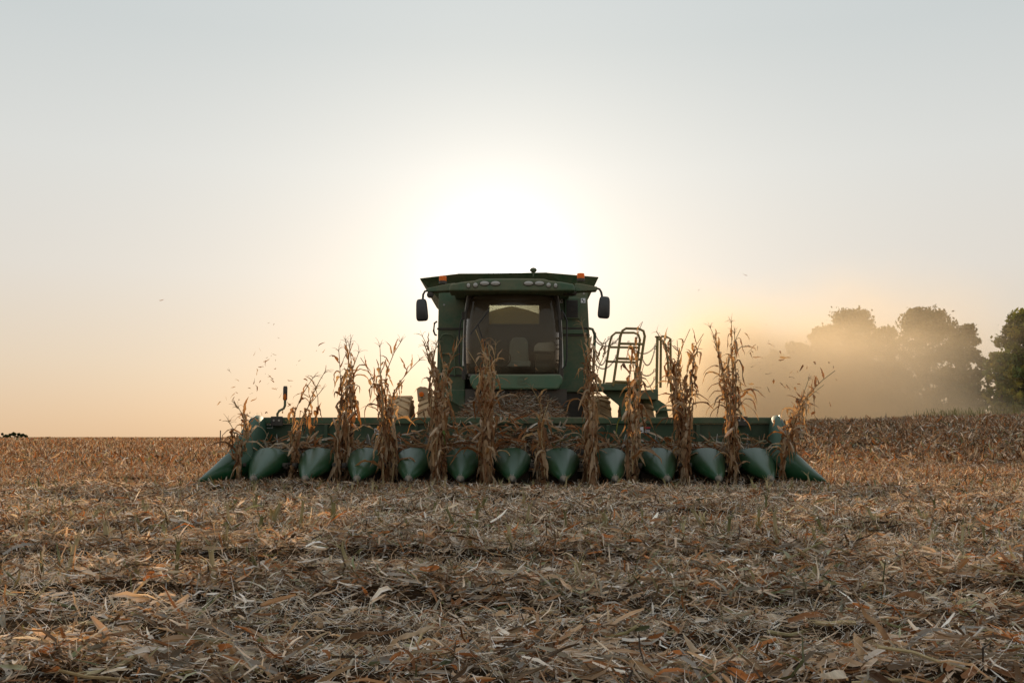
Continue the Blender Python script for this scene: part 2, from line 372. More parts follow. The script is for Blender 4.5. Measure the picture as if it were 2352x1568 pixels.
def scatter(y0, y1, dens, Lr, Wr, K, wts, up=.0, layer=.03, fold=0, skip=None, lo=.75, hi=1.15, bend=.12, margin=.9, rows=0.0, pitch_s=.28, clump=0, patch=0):
    x, y = band(y0, y1, dens, margin, skip); n = len(x)
    if patch:                                  # thin places where soil shows
        cov = .55 * vnoise(x * 1.1 + 31, y * 1.9 + 17) + .45 * vnoise(x * 4.1, y * 6.3 + 40)
        k = rng.random(n) < np.clip((cov - .28) / .25, 1 - patch - .35, 1) * (1 - .72 * furrow(x, y) * (vnoise(x * .9 + 5, y) > .35)); x, y = x[k], y[k]; n = len(x)
    if clump:
        sc_ = 1.0 if y0 < 20 else .35
        k = (.6 * vnoise(x * 2.3 * sc_ + 3, y * 3.1 * sc_ + 70) + .4 * vnoise(x * 7 * sc_, y * 8 * sc_)) > clump * rng.uniform(.8, 1.2, n); x, y = x[k], y[k]; n = len(x)
    if rows:                                   # thicker along the old corn rows
        k = rng.random(n) < (1 - rows) + rows * (.5 + .5 * np.cos((y + .12 * np.sin(x * .7)) * 2 * math.pi / .762)) * .4 + .9 * furrow(x, y - .42); x, y = x[k], y[k]; n = len(x)
    lump = vnoise(x * 2.1 + 50, y * 2.6 + 11)
    z = gz(x, y) + rng.random(n) * layer * (.35 + 1.3 * lump) + .004
    L = rng.uniform(*Lr, n) * rng.uniform(.6, 1.25, n); W = rng.uniform(*Wr, n)
    yaw = rng.normal(0, .75, n) + np.where(rng.random(n) < .5, 0, math.pi)
    yaw = np.where(rng.random(n) < .3, rng.uniform(0, 2 * math.pi, n), yaw)
    pitch = np.abs(rng.normal(0, pitch_s, n)) if not up else np.clip(rng.normal(up, .35, n), .1, 1.5)
    z = z + (np.abs(np.sin(pitch)) * L * .35 if not up else 0)
    z = np.minimum(z, gz(x, y) + .35)
    T = tints(n, wts, lo, hi)
    parts.append(ribbons(np.stack([x, y, z], -1), yaw, pitch, rng.normal(0, .7, n), L, W, rng.normal(0, bend, n), rng.normal(0, .8, n), K, T,
        taper=.55, fold=np.full(n, fold) if fold else 0, centre=not up, sidebend=rng.normal(0, .06, n)))
# y0  y1   per m2   length      width
BR = [5, 5.5, 3.5, 3.0, 1.8, 6, 3, 1.6, 1.0, 4, 7, 4.8]
FINE = [4, 6, 1, 0, 0, 8, 0, 1, 0, 4, 0, 7]
scatter(2.6, 6.5, 1500, (.025, .11), (.0035, .0115), 2, BR, layer=.085, lo=.3, hi=1.5, pitch_s=.36, patch=.62)
scatter(2.6, 6.5, 300, (.05, .16), (.011, .028), 3, MIX, layer=.08, fold=.6, bend=.16, lo=.3, hi=1.4, patch=.62)
scatter(2.6, 6.5, 1500, (.02, .09), (.0015, .0036), 1, FINE, layer=.09, pitch_s=.5, lo=.95, hi=1.7)
scatter(6.5, 12.5, 560, (.035, .13), (.005, .016), 2, BR, layer=.10, pitch_s=.42, lo=.3, hi=1.5, patch=.62)
scatter(6.5, 12.5, 130, (.06, .18), (.013, .032), 3, MIX, layer=.09, fold=.6, bend=.16, lo=.3, hi=1.4, patch=.62)
scatter(6.5, 12.5, 360, (.03, .12), (.003, .007), 1, FINE, layer=.10, pitch_s=.6, lo=.95, hi=1.7)
scatter(6.5, 15, 230, (.04, .12), (.006, .014), 1, FARM, up=.8, lo=.8, hi=1.5, clump=.38)  # upright pieces coloured paler and more orange in place of golden backlight
scatter(15, 30, 120, (.06, .15), (.010, .022), 1, FARM, up=.8, lo=.8, hi=1.5, clump=.38, skip=.27)
scatter(4, 13, 330, (.05, .16), (.005, .014), 2, STB, up=.85, rows=1.0, lo=.35, clump=.42)
scatter(12.5, 24, 230, (.05, .16), (.008, .020), 2, BR, layer=.055, pitch_s=.4, margin=1.5, lo=.25, hi=1.3, patch=.6)
scatter(12.0, 14.7, 230, (.04, .12), (.006, .015), 2, STB, up=.7, margin=1.0, lo=.35, clump=.60)
scatter(15, 24, 120, (.08, .20), (.009, .022), 2, FARM, up=.7, rows=.6, margin=1.5, lo=.35, hi=1.3, clump=.45)
scatter(24, 60, 32, (.12, .30), (.02, .05), 2, FARM, up=.7, skip=.27, margin=3, lo=.3, hi=1.35, clump=.45)
scatter(24, 60, 34, (.12, .34), (.025, .06), 2, FARM, layer=.1, skip=.27, margin=3, pitch_s=.5, lo=.25, hi=1.4)
scatter(60, 160, 5, (.2, .42), (.06, .15), 1, FARM, up=.7, skip=.27, margin=8, lo=.3, hi=1.25, clump=.35)
scatter(160, 620, .16, (.4, .75), (.3, .7), 1, FARM, up=.8, skip=.27, margin=8, lo=.4, hi=1.1)
def merge(ps):
    o = 0; vv = []; qq = []; tt = []
    for v_, q_, t_ in ps:
        vv.append(v_); qq.append(q_ + o); tt.append(t_); o += len(v_)
    return np.concatenate(vv), np.concatenate(qq), np.concatenate(tt)
V, Q, T = merge(parts); 
tag(link('chopped_stalk_residue', np_mesh('chopped_stalk_residue', V, Q, M_RES, T)), 'layer of chopped dry corn leaves, husks and stalk splinters covering the field', kind='stuff')

# ------------------------------------------------------------------ leaf shapes
def leaf_mesh(name, L, Wd, rise, out, droop, twist, curl, rnd, material, n=9, sheath=.10, ragged=.25):
    """a corn leaf: starts at a node, climbs, arches and hangs. rise, out and droop set the arch"""
    pts = []; a = rise; p = Vector((0, 0, 0)); step = L / n
    wob = rnd.uniform(-.3, .3)
    for i in range(n + 1):
        pts.append(p.copy())
        f = i / n
        a_now = rise - (rise + droop) * min(1, (f / max(.05, out)) ** 1.3) + rnd.gauss(0, .16)
        wob += rnd.gauss(0, .22)
        p = p + Vector((math.cos(a_now) * math.cos(wob), math.cos(a_now) * math.sin(wob) , math.sin(a_now))) * step
    b = MB(); rings = []
    for i, q in enumerate(pts):
        f = i / n; tdir = (pts[min(i + 1, n)] - pts[max(i - 1, 0)]).normalized()
        s = tdir.cross(Vector((0, 0, 1))); s = s if s.length > .05 else Vector((0, 1, 0)); s.normalize()
        tw = twist * f + rnd.gauss(0, .25); nn = tdir.cross(s)
        s2 = s * math.cos(tw) + nn * math.sin(tw); n2 = tdir.cross(s2)
        wd = Wd * .5 * (.45 + .55 * min(1, f * 4)) * (1 - max(0, f - .35) / .65) ** .7 + .0015
        wd *= 1 + rnd.uniform(-ragged, ragged)
        cu = curl * (1 + rnd.uniform(-.4, .4))
        rings.append([q - s2 * wd * (1 - abs(cu) * .4) + n2 * wd * cu, q, q + s2 * wd * (1 - abs(cu) * .4) + n2 * wd * cu * rnd.uniform(.5, 1.3)])
    b.loft(rings, cap=False, closed=False)
    me = bpy.data.meshes.new(name); me.from_pydata(b.v, [], b.f); me.update(); me.materials.append(material); me.shade_smooth()
    return me
rnd = random.Random(11)
HANG = [leaf_mesh('leaf', rnd.uniform(.28, .56), rnd.uniform(.042, .085), rnd.uniform(.7, 1.35), rnd.uniform(.14, .32), rnd.uniform(1.35, 1.62), rnd.uniform(-2.5, 2.5), rnd.uniform(.3, .9), rnd, M_LEAF, ragged=.4) for _ in range(46)]
LOW = [leaf_mesh('leaf', rnd.uniform(.38, .66), rnd.uniform(.045, .078), rnd.uniform(.9, 1.4), rnd.uniform(.06, .14), rnd.uniform(1.42, 1.6), rnd.uniform(-1.5, 1.5), rnd.uniform(.3, .9), rnd, M_LEAF, ragged=.35) for _ in range(22)]
ARCH = [leaf_mesh('leaf', rnd.uniform(.45, .72), rnd.uniform(.04, .068), rnd.uniform(.6, 1.1), rnd.uniform(.7, 1.0), rnd.uniform(.9, 1.3), rnd.uniform(-1.8, 1.8), rnd.uniform(.3, .8), rnd, M_LEAF) for _ in range(14)]
UPL = [leaf_mesh('leaf', rnd.uniform(.18, .34), rnd.uniform(.03, .06), rnd.uniform(1.1, 1.45), .8, rnd.uniform(-1.2, .9), rnd.uniform(-2, 2), rnd.uniform(.5, 1.0), rnd, M_LEAF) for _ in range(12)]
GREENL = [leaf_mesh('leaf', rnd.uniform(.35, .5), rnd.uniform(.03, .045), 1.0, .5, 1.3, 1, .4, rnd, M_GLEAF) for _ in range(4)]
FLAT = [leaf_mesh('fallen_leaf', rnd.uniform(.14, .34), rnd.uniform(.024, .052), rnd.uniform(.0, .5), rnd.uniform(.4, .9), rnd.uniform(.0, .5), rnd.uniform(-1.6, 1.6), rnd.uniform(.2, .9), rnd, M_LEAF, n=7) for _ in range(26)]
HUSKF = [leaf_mesh('corn_husk', rnd.uniform(.12, .2), rnd.uniform(.05, .075), rnd.uniform(.1, .6), .8, .3, rnd.uniform(-.6, .6), rnd.uniform(.6, 1.1), rnd, M_HUSK, n=6, ragged=.1) for _ in range(10)]
def stick(name, L, r, material, rnd, sides=6, seg=3, torn=True):
    b = MB(); p = Vector((0, 0, 0)); pts = []
    for i in range(seg + 1):
        pts.append(p.copy()); p = p + Vector((L / seg, rnd.gauss(0, .012), rnd.gauss(0, .008)))
    b.tube(pts, r, sides, True, r * rnd.uniform(.7, 1))
    if torn:
        for k in range(3):
            a = rnd.uniform(0, 6.28); e = pts[-1]; q = e + Vector((rnd.uniform(.01, .05), math.cos(a) * .015, math.sin(a) * .015))
            b.tube([e + Vector((-.01, math.cos(a) * r * .6, math.sin(a) * r * .6)), q], r * .3, 3, True, .0006)
    me = bpy.data.meshes.new(name); me.from_pydata(b.v, [], b.f); me.update(); me.materials.append(material); me.shade_smooth(); me.set_sharp_from_angle(angle=R(45))
    return me
STICKS = [stick('stalk_piece', rnd.uniform(.10, .34), rnd.uniform(.005, .011), M_STALK if i % 3 else M_STUB, rnd) for i in range(14)]

# individually built litter: parts of the ground
def ground_piece(name, me, x, y, dz, rot, s=1.0):
    o = link(name, me, ground); o.location = (x, y, float(gz(x, y)) + dz); o.rotation_euler = rot; o.scale = (s, s, s); return o
def nearxy(y0, y1, pw=1.0):
    y = y0 + (y1 - y0) * random.random() ** pw; x = random.uniform(-1, 1) * (.53 * y + .15); return x, y
for i in range(230):
    x, y = nearxy(2.9, 10.5, 1.0)
    ground_piece('fallen_leaf', FLAT[i % len(FLAT)], x, y, random.uniform(.03, .07), (random.gauss(0, .5), random.gauss(-.1, .3), random.uniform(0, 6.28)), random.uniform(.5, 1.0))
for i in range(150):
    x, y = nearxy(2.9, 9.0, 1.3)
    ground_piece('stalk_piece', STICKS[i % len(STICKS)], x, y, random.uniform(.03, .06), (random.uniform(0, 6), random.gauss(-.05, .15), random.gauss(0, .7) + random.choice((0, math.pi))), random.uniform(.7, 1.1))
for i in range(46):
    x, y = nearxy(2.9, 8.0, 1.2)
    ground_piece('corn_husk', HUSKF[i % len(HUSKF)], x, y, random.uniform(.03, .06), (random.gauss(0, .8), random.gauss(-.2, .4), random.uniform(0, 6.28)), random.uniform(.7, 1.1))

# stubble
def stub_mesh(rnd):
    b = MB(); h = rnd.uniform(.09, .20); lx, ly = rnd.gauss(0, .03), rnd.gauss(0, .02)
    top = Vector((lx, ly, h)); r = rnd.uniform(.009, .013)
    b.tube([(0, 0, -.03), (lx * .5, ly * .5, h * .5), top], r * 1.15, 7, True, r)
    for k in range(rnd.randint(5, 9)):
        a = rnd.uniform(0, 6.28); l = rnd.uniform(.02, .07); s = rnd.uniform(.2, 1.0)
        c0 = top + Vector((math.cos(a) * r * .8, math.sin(a) * r * .8, -.006)); c1 = c0 + Vector((math.cos(a) * l * s, math.sin(a) * l * s, l))
        b.tube([c0, c1], .003, 3, True, .0006)
    for k in range(rnd.randint(2, 4)):       # torn sheaths round the stub
        a = rnd.uniform(0, 6.28); z0 = rnd.uniform(0, h * .5); l = rnd.uniform(.06, .14); wv = rnd.uniform(.008, .016)
        d = Vector((math.cos(a), math.sin(a), 0)); s = Vector((-math.sin(a), math.cos(a), 0)); rings = []
        for j in range(4):
            f = j / 3; q = d * (r + .05 * f * f + .004) + Vector((0, 0, z0 + l * (f - .35 * f * f)))
            rings.append([q - s * wv * (1 - .7 * f), q + s * wv * (1 - .7 * f)])
        b.loft(rings, cap=False, closed=False)
    me = bpy.data.meshes.new('corn_stub'); me.from_pydata(b.v, [], b.f); me.update(); me.materials.append(M_STUB); return me
STUBS = [stub_mesh(rnd) for _ in range(12)]
nst = 0
STROW = {4.87: 'the stub row nearest the viewer', 6.42: 'the second stub row from the viewer', 7.87: 'the third stub row from the viewer', 9.72: 'the fourth stub row from the viewer', 12.32: 'the stub row two strides before the header', 13.3: 'the last but one stub row before the header', 14.0: 'the stub row right before the snout tips'}
for yr, gap, ph in ((4.87, .34, .1), (6.42, .26, .05), (7.87, .28, .2), (9.72, .34, .1), (12.32, .40, 0), (13.3, .36, .1), (14.0, .36, .1)):
    x = -(.52 * yr) + ph
    while x < .52 * yr:
        x += gap * random.uniform(.5, 1.5)
        if nst >= 290: break
        o = link('corn_stub', STUBS[random.randrange(12)]); yy = yr + random.gauss(0, .06)
        o.location = (x, yy, float(gz(x, yy)) + .01); o.rotation_euler = (random.gauss(0, .16), random.gauss(0, .2), random.uniform(0, 6.28)); s = random.uniform(.7, 1.2); o.scale = (s, s, s)
        tag(o, ('leaning' if abs(o.rotation_euler.y) > .25 else 'tall' if s > 1.05 else 'small' if s < .8 else 'short upright') + ' cut corn stub in ' + STROW[yr], 'corn stub', 'cut corn stubs standing in the old rows'); nst += 1

# ------------------------------------------------------------------ combine harvester
CH = empty('combine_harvester', (0, 18, 0), 'green combine harvester with twelve row corn header driving straight at the viewer', 'combine harvester')
ROW = .762
def snout_sections(cx):
    S_ = []
    for k in range(9):
        u = k / 8
        y = 14.72 + 1.0 * u; hw = .014 + .290 * (u ** .74); zt = .165 + .447 * (u ** .86); zb = .130 + .11 * u
        S_.append((y, cx, hw, zt, zb))
    return S_
def dome_rings(secs, n=14, sq=.85):
    rings = []
    for (y, cx, hw, zt, zb) in secs:
        ring = []
        for k in range(n + 1):
            a = math.pi * k / n; cx_, sz = math.cos(a), math.sin(a)
            ring.append(Vector((cx + hw * math.copysign(abs(cx_) ** sq, cx_), y, zb + (zt - zb) * (.34 + .66 * sz ** .95 if 0 < k < n else .34))))
        for f_, g_ in ((-.95, .16), (-.78, .03), (0, 0), (.78, .03), (.95, .16)): ring.append(Vector((cx + f_ * hw, y, zb + (zt - zb) * g_)))
        rings.append(ring)
    return rings
def bolt(parent, x, y, z, r=.012, material=None, name='bolt', axis='Z'):
    b = MB(); b.lathe([(r, -.004), (r, .004), (r * .6, .008), (r * .5, .008)], (x, y, z), axis, 6); return b.build(name, material or M_STEEL, parent)
def make_snout():
    b = MB(); s = snout_sections(0); b.loft(dome_rings(s)); sn = b.build('snout', M_SNOUT, None, smooth=50)
    b = MB(); h = [(15.725, 0, .275, .602, .2), (16.1, 0, .262, .60, .2), (16.5, 0, .25, .585, .2)]; b.loft(dome_rings(h)); b.build('hood', M_SNOUT, sn, smooth=40, bevel=.006)
    b = MB(); tip = [(14.665, 0, .003, .146, .132), (14.70, 0, .012, .160, .128), (14.75, 0, .034, .190, .128), (14.79, 0, .060, .216, .130)]; b.loft(dome_rings(tip)); b.build('snout_tip', M_TIP, sn, smooth=50)
    bolt(sn, -.018, 14.80, .225, .009); bolt(sn, .018, 14.80, .225, .009)
    b = MB(); b.tube([(0, 14.9, .12), (.02, 15.1, .03)], .012, 6); b.box(-.05, .05, 15.0, 15.6, .08, .12); b.build('tip_bracket', M_DARK, sn)
    return sn
sn0 = make_snout(); sn0.parent = CH; sn0.matrix_parent_inverse = CH.matrix_basis.inverted()
for k in range(11):
    o = sn0 if k == 0 else copy_tree(sn0)
    o.location = ((k - 5) * ROW, 0, 0)
for sgn in (-1, 1):
    secs = []
    for (y, cx, hw, zt, zb) in [(14.66, 4.58, .012, .150, .128), (14.74, 4.57, .030, .172, .122), (14.88, 4.54, .062, .222, .12), (15.04, 4.50, .100, .285, .125), (15.2, 4.45, .140, .350, .13), (15.36, 4.39, .188, .430, .135), (15.48, 4.33, .230, .505, .14), (15.58, 4.27, .262, .565, .14)]:
        secs.append((y, sgn * cx, hw, zt, zb))
    es = MB().loft(dome_rings(secs)).build('end_snout', M_SNOUT, CH, smooth=50)
    hood = [(15.585, 4.27, .250, .555, .12), (15.68, 4.265, .250, .60, .13), (15.85, 4.27, .225, .72, .16), (16.1, 4.28, .205, .87, .2), (16.4, 4.295, .195, 1.01, .25), (16.7, 4.31, .185, 1.10, .3), (17.0, 4.33, .175, 1.15, .35), (17.3, 4.34, .16, 1.13, .4)]
    hood = [(y, cx + (.17 * (y - 15.585) / 1.4 if sgn > 0 else 0), hw * (1 - .14 * (y - 15.585)), zt, zb) for (y, cx, hw, zt, zb) in hood]
    MB().loft(dome_rings([(y, sgn * cx, hw, zt, zb) for (y, cx, hw, zt, zb) in hood], sq=.7)).build('end_hood', M_HOOD, CH, smooth=40)
    b = MB()
    for (y, cx, hw, zt, zb) in hood[1:-1]: pass
    b.tube([(sgn * (cx + .05), y, zt + .012 - .02) for (y, cx, hw, zt, zb) in hood[2:7]], .009, 6); b.build('hood_seam', M_DBLACK, es)
    b = MB(); rr = dome_rings([(15.575, sgn * 4.27, .268, .572, .12), (15.592, sgn * 4.27, .268, .572, .12)]); b.loft(rr); b.build('snout_collar', M_TRIM, es, smooth=40)
    bolt(es, sgn * 4.555, 14.80, .22, .014)
    b = MB(); b.tube([(sgn * 4.53, 14.86, .13), (sgn * 4.50, 15.02, .05), (sgn * 4.44, 15.2, .0)], .016, 6); b.build('skid_rod', M_DARK, es)
# back of the header
YH = 17.2; z_top, z_mid = Z(958, YH), Z(973, YH)
MB().box(-4.30, 4.50, YH, YH + .16, z_mid + .002, z_top).build('header_top_beam', M_RAIL, CH, bevel=.012)
MB().box(-4.30, 4.50, YH + .05, YH + .09, .35, z_mid).build('header_back_sheet', M_SHEET, CH)
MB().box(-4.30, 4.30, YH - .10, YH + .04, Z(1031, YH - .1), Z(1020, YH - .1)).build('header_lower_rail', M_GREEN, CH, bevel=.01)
for x in (-3.2, -1.65, 1.65, 3.2):
    MB().box(x - .03, x + .03, YH - .02, YH + .05, .62, z_mid - .02).build('back_sheet_rib', M_SHEET, CH, bevel=.006)
au = MB().cyl((-4.15, 16.86, .50), (4.15, 16.86, .50), .17, n=20).build('cross_auger', M_DARK, CH, smooth=40)
for sgn in (-1, 1):
    b = MB(); rings = []
    for k in range(150):
        a = k * .28 * 1; x = sgn * (4.1 - k * .0228)
        for_ = []
        c_, s_ = math.cos(a), math.sin(a)
        rings.append([Vector((x, 16.86 + c_ * .17, .5 + s_ * .17)), Vector((x, 16.86 + c_ * .33, .5 + s_ * .33)), Vector((x + .008, 16.86 + c_ * .33, .5 + s_ * .33)), Vector((x + .008, 16.86 + c_ * .17, .5 + s_ * .17))])
    b.loft(rings); b.build('auger_flighting', M_STEEL, au, smooth=40)
for k in range(12):
    x = (k - 5.5) * ROW
    b = MB()
    for s in (-1, 1): b.box(x + s * .035 if s > 0 else x - .10, x + .10 if s > 0 else x - .035, 15.5, 16.7, .30, .325)
    b.box(x - .36, x - .12, 15.75, 16.85, .05, .29); b.box(x + .12, x + .36, 15.75, 16.85, .05, .29)
    ru = b.build('row_unit', M_DARK, CH)
    for s in (-1, 1):
        b = MB()
        for j in range(9): b.box(x + s * .05, x + s * .10, 15.42 + j * .14, 15.45 + j * .14, .33, .38)
        b.tube([(x + s * .07, 15.4, .345), (x + s * .07, 16.7, .345)], .012, 6); b.build('gathering_chain', M_DARK, ru)
MB().box(-4.2, 4.2, 16.3, 17.2, .10, .22).build('header_frame', M_DARK, CH)
for x in (-3.0, 3.0): MB().box(x - .15, x + .15, 16.2, 17.3, .0, .10).build('skid_shoe', M_DARK, CH, bevel=.02)
# amber lights on the header ends
for (px, mt_, nm) in ((653, M_AMBER, 'header_marker_light'), (1686, M_REDLENS, 'header_marker_light')):
    sg = -1 if px < 1176 else 1; Y = 17.15
    b = MB(); x = X(px, Y); xb = X(636 if sg < 0 else 1703, Y)
    top = Z(925, Y)
    b.tube([(xb, Y, z_top - .03), (xb, Y, z_top + .06), (xb - sg * .03, Y, z_top + .11), (x + sg * .02, Y, z_top + .15), (x, Y, z_top + .2), (x, Y, top), (x, Y, top + .06)], .022, 8)
    post = b.build('marker_arm', M_GREEN, CH, smooth=50)
    b = MB(); b.lathe([(.02, 0), (.038, .02), (.038, .22), (.03, .25)], (x, Y, top + .04), 'Z', 14, (1, .6, 1)); b.build(nm, M_BLACK, post, smooth=40)
    b = MB(); b.lathe([(.01, -.04), (.028, -.036), (.028, -.02), (.02, 0)], (x, Y, top + .10), 'Y', 16, (1, 1, 1.9)); b.build('light_lens', mt_, post, smooth=40)
    b = MB(); b.box(xb - .10, xb + .10, Y - .06, Y - .002 + .0, z_top - .15, z_top + .015); br = b.build('marker_bracket', M_DARK, CH, bevel=.01)
    for dx in (-.045, .045): bolt(br, xb + dx, Y - .066, z_top - .055, .018, axis='Y')
# decals of the header
def decal(x0, x1, z0, z1, y, marks, parent=CH, name='warning_decal', base=None):
    d = MB().box(x0, x1, y - .004, y, z0, z1).build(name, base or M_WHITE, parent)
    for (a0, a1, c0, c1, mm) in marks:
        MB().box(x0 + (x1 - x0) * a0, x0 + (x1 - x0) * a1, y - .006, y - .0045, z0 + (z1 - z0) * c0, z0 + (z1 - z0) * c1).build('decal_mark', mm, d)
    return d
PICT = [(.18, .42, .55, .85, M_DBLACK), (.38, .55, .35, .62, M_DBLACK), (.55, .85, .25, .42, M_DBLACK), (.5, .62, .12, .3, M_DBLACK)]
yb = YH + .048
decal(X(860, yb), X(871, yb), Z(997, yb), Z(983, yb), yb, PICT)
decal(X(1463, yb), X(1478, yb), Z(994, yb), Z(980, yb), yb, PICT)
decal(X(1479, yb), X(1494, yb), Z(996, yb), Z(980, yb), yb, [(.0, 1, .78, 1, M_RED), (.1, .9, .5, .56, M_WHITE), (.1, .9, .36, .42, M_WHITE), (.1, .9, .2, .26, M_WHITE)], base=M_DBLACK)
decal(X(596, yb), X(626, yb), Z(983, yb), Z(975, yb), yb, [(.03, .97, .14, .9, M_SHEET)], name='decal_outline')
def lettering(text, x0, x1, z0, y, material, parent, name='lettering'):
    cu = bpy.data.curves.new('txt', 'FONT'); cu.body = text; cu.size = 1; cu.extrude = .01
    o = bpy.data.objects.new('txt', cu); COL.objects.link(o); bpy.context.view_layer.update()
    me = bpy.data.meshes.new_from_object(o.evaluated_get(bpy.context.evaluated_depsgraph_get())); me.name = name
    bpy.data.objects.remove(o); wv = max(v.co.x for v in me.vertices) - min(v.co.x for v in me.vertices); mnx = min(v.co.x for v in me.vertices)
    s = (x1 - x0) / wv
    for v in me.vertices: v.co = Vector((x0 + (v.co.x - mnx) * s, y - .003 + v.co.z * .2, z0 + v.co.y * s))
    me.materials.clear(); me.materials.append(material)
    q = bpy.data.objects.new(name, me); COL.objects.link(q); put(q, parent); return q
lettering('JOHN DEERE', X(659, YH), X(710, YH), Z(970, YH) - .0, YH - .002, M_LETTER, CH)

# feeder house
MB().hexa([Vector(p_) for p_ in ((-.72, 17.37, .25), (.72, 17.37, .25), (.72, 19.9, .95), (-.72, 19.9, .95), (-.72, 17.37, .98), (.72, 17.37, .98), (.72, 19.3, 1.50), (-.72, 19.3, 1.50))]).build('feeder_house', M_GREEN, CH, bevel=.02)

# body of the machine
YB = 20.0
def quadbox(pts_front, Yf, Yb, name, material, bevel=.015, parent=CH):
    """pts_front: four (px, py) corners seen at distance Yf, carried back to Yb"""
    fr = [at(px, py, Yf) for px, py in pts_front]; bk = [Vector((p_.x, Yb, p_.z)) for p_ in fr]
    n = len(fr); b = MB(); b.add(fr + bk, [tuple(range(n)), tuple(range(n, 2 * n))[::-1]] + [(i, (i + 1) % n, (i + 1) % n + n, i + n) for i in range(n)])
    return b.build(name, material, parent, bevel=bevel)
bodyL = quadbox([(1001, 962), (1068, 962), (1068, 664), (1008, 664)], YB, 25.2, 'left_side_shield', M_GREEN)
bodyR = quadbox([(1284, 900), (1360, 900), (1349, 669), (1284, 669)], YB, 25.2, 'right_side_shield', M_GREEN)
b = MB(); b.box(X(1068, YB) + .002, X(1284, YB) - .002, YB + .35, YB + .43, 1.2, Z(752, YB)); b.build('bulkhead', M_DARK, CH)
x0, x1 = X(1068, YB), X(1284, YB)
zt0, zt1 = Z(740, YB + .4), Z(700, YB + .4)
wl, wr = X(1123, YB + .4), X(1239, YB + .4)
b = MB(); b.box(x0, wl, YB + .35, YB + .43, Z(752, YB) + .002, Z(640, YB)); b.box(wr, x1, YB + .35, YB + .43, Z(752, YB) + .002, Z(640, YB)); b.box(wl + .001, wr - .001, YB + .35, YB + .43, zt1, Z(640, YB)); tankwall = b.build('tank_front_wall', M_DARK, CH)
MB().box(wl - .02, wr + .02, YB + .30, YB + .32, zt0 - .1, zt1 + .02).build('tank_window', M_GLASS, CH)
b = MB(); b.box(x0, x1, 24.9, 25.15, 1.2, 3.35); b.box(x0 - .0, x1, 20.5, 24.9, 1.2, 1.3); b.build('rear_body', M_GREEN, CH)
# heap of grain in the tank
b = MB(); rings = []
for r_, h_ in ((1.25, 2.2), (1.2, 2.55), (.8, Z(728, 22.3)), (.35, Z(712, 22.3)), (.04, Z(704, 22.3))):
    rings.append([Vector((r_ * math.cos(2 * math.pi * k / 20) * (1.0) - .02, 22.3 + r_ * math.sin(2 * math.pi * k / 20), h_)) for k in range(20)])
b.loft(rings); gp = b.build('grain_heap', mat('grain', (.45, .28, .07), .8), None, smooth=60); tag(gp, 'heap of yellow corn grain peaking behind the cab window inside the tank', 'grain heap', kind='thing')
# panel seams and trim of the shields
def strip(px0, px1, py0, py1, Y, name, material, parent, d=.02, bevel=0):
    a, c = at(px0, py1, Y), at(px1, py0, Y); return MB().box(a.x, c.x, Y - d, Y + .001, a.z, c.z).build(name, material, parent, bevel=bevel)
strip(1004, 1066, 753, 757, YB, 'panel_seam', M_DARK, bodyL); strip(1004, 1066, 860, 864, YB, 'panel_seam', M_DARK, bodyL)
strip(1292, 1354, 752, 756, YB, 'panel_seam', M_DARK, bodyR); strip(1292, 1355, 768, 771, YB, 'panel_seam', M_DARK, bodyR)
strip(1292, 1350, 757, 767, YB, 'panel_step', M_TRIM, bodyR, .03, .01)
fr = strip(1297, 1331, 684, 733, YB, 'vent_frame', M_GREEN, bodyR, .05, .012)
strip(1301, 1327, 689, 729, YB - .05, 'vent_screen', M_BLACK, bodyR, .006)
for i in range(8): strip(1302, 1326, 691 + i * 4.8, 692.4 + i * 4.8, YB - .056, 'vent_slat', M_DARK, bodyR, .012)
yb = YB - .001
decal(X(1336.5, yb), X(1347, yb), Z(695.5, yb), Z(685, yb), yb, PICT, bodyR)
decal(X(1287, yb), X(1294, yb), Z(696, yb), Z(684, yb), yb, PICT, bodyR)
for (px, py, bd) in ((1341, 674, bodyR), (1310, 676, bodyR), (1050, 671, bodyL), (1020, 700, bodyL)):
    q = at(px, py, YB - .004); bolt(bd, q.x, q.y, q.z, .022, axis='Y')
def tubes(name, paths, r, material, parent=CH, n=8):
    b = MB()
    for pth in paths: b.tube(pth, r, n)
    return b.build(name, material, parent, smooth=50)
def P(Y, *pts): return [at(px, py, Y) for px, py in pts]
tubes('grab_rail', [P(YB - .08, (1012, 862), (1011, 780), (1015, 770), (1024, 767), (1038, 769), (1044, 776), (1045, 862)), P(YB - .08, (1012, 812), (1045, 812))], .018, M_GREEN, bodyL)
tubes('side_handle', [P(YB - .02, (1004, 738), (998, 742), (996, 760), (999, 768), (1003, 770))], .02, M_DARK, bodyL)
tubes('side_handle', [P(YB - .05, (1349, 753), (1361, 756), (1366, 768), (1365, 800), (1362, 872))], .03, M_RAIL, bodyR)

# tank extension: flared panels round the top
def slab(pts, th, name, material, parent=CH):
    pts = [Vector(p_) for p_ in pts]; nrm_ = (pts[1] - pts[0]).cross(pts[2] - pts[0]).normalized() * th
    n = len(pts); b = MB(); b.add(pts + [p_ + nrm_ for p_ in pts], [tuple(range(n)), tuple(range(n, 2 * n))[::-1]] + [(i, (i + 1) % n, (i + 1) % n + n, i + n) for i in range(n)])
    return b.build(name, material, parent)
TL, TR = at(966, 639, 20.3), at(1373, 636, 20.3)
slab([at(1060, 672, 20.25), at(1272, 672, 20.25), at(1256, 625.5, 19.9), at(1052, 628, 19.9)], .02, 'tank_extension_front', M_RAIL)
slab([at(1008, 684, 20.45), at(1060, 672, 20.25), at(1052, 628.4, 19.9), TL], .02, 'tank_extension_corner', M_RAIL)
slab([at(1272, 672, 20.25), at(1349, 686, 20.45), TR, at(1256, 626, 19.9)], .02, 'tank_extension_corner', M_RAIL)
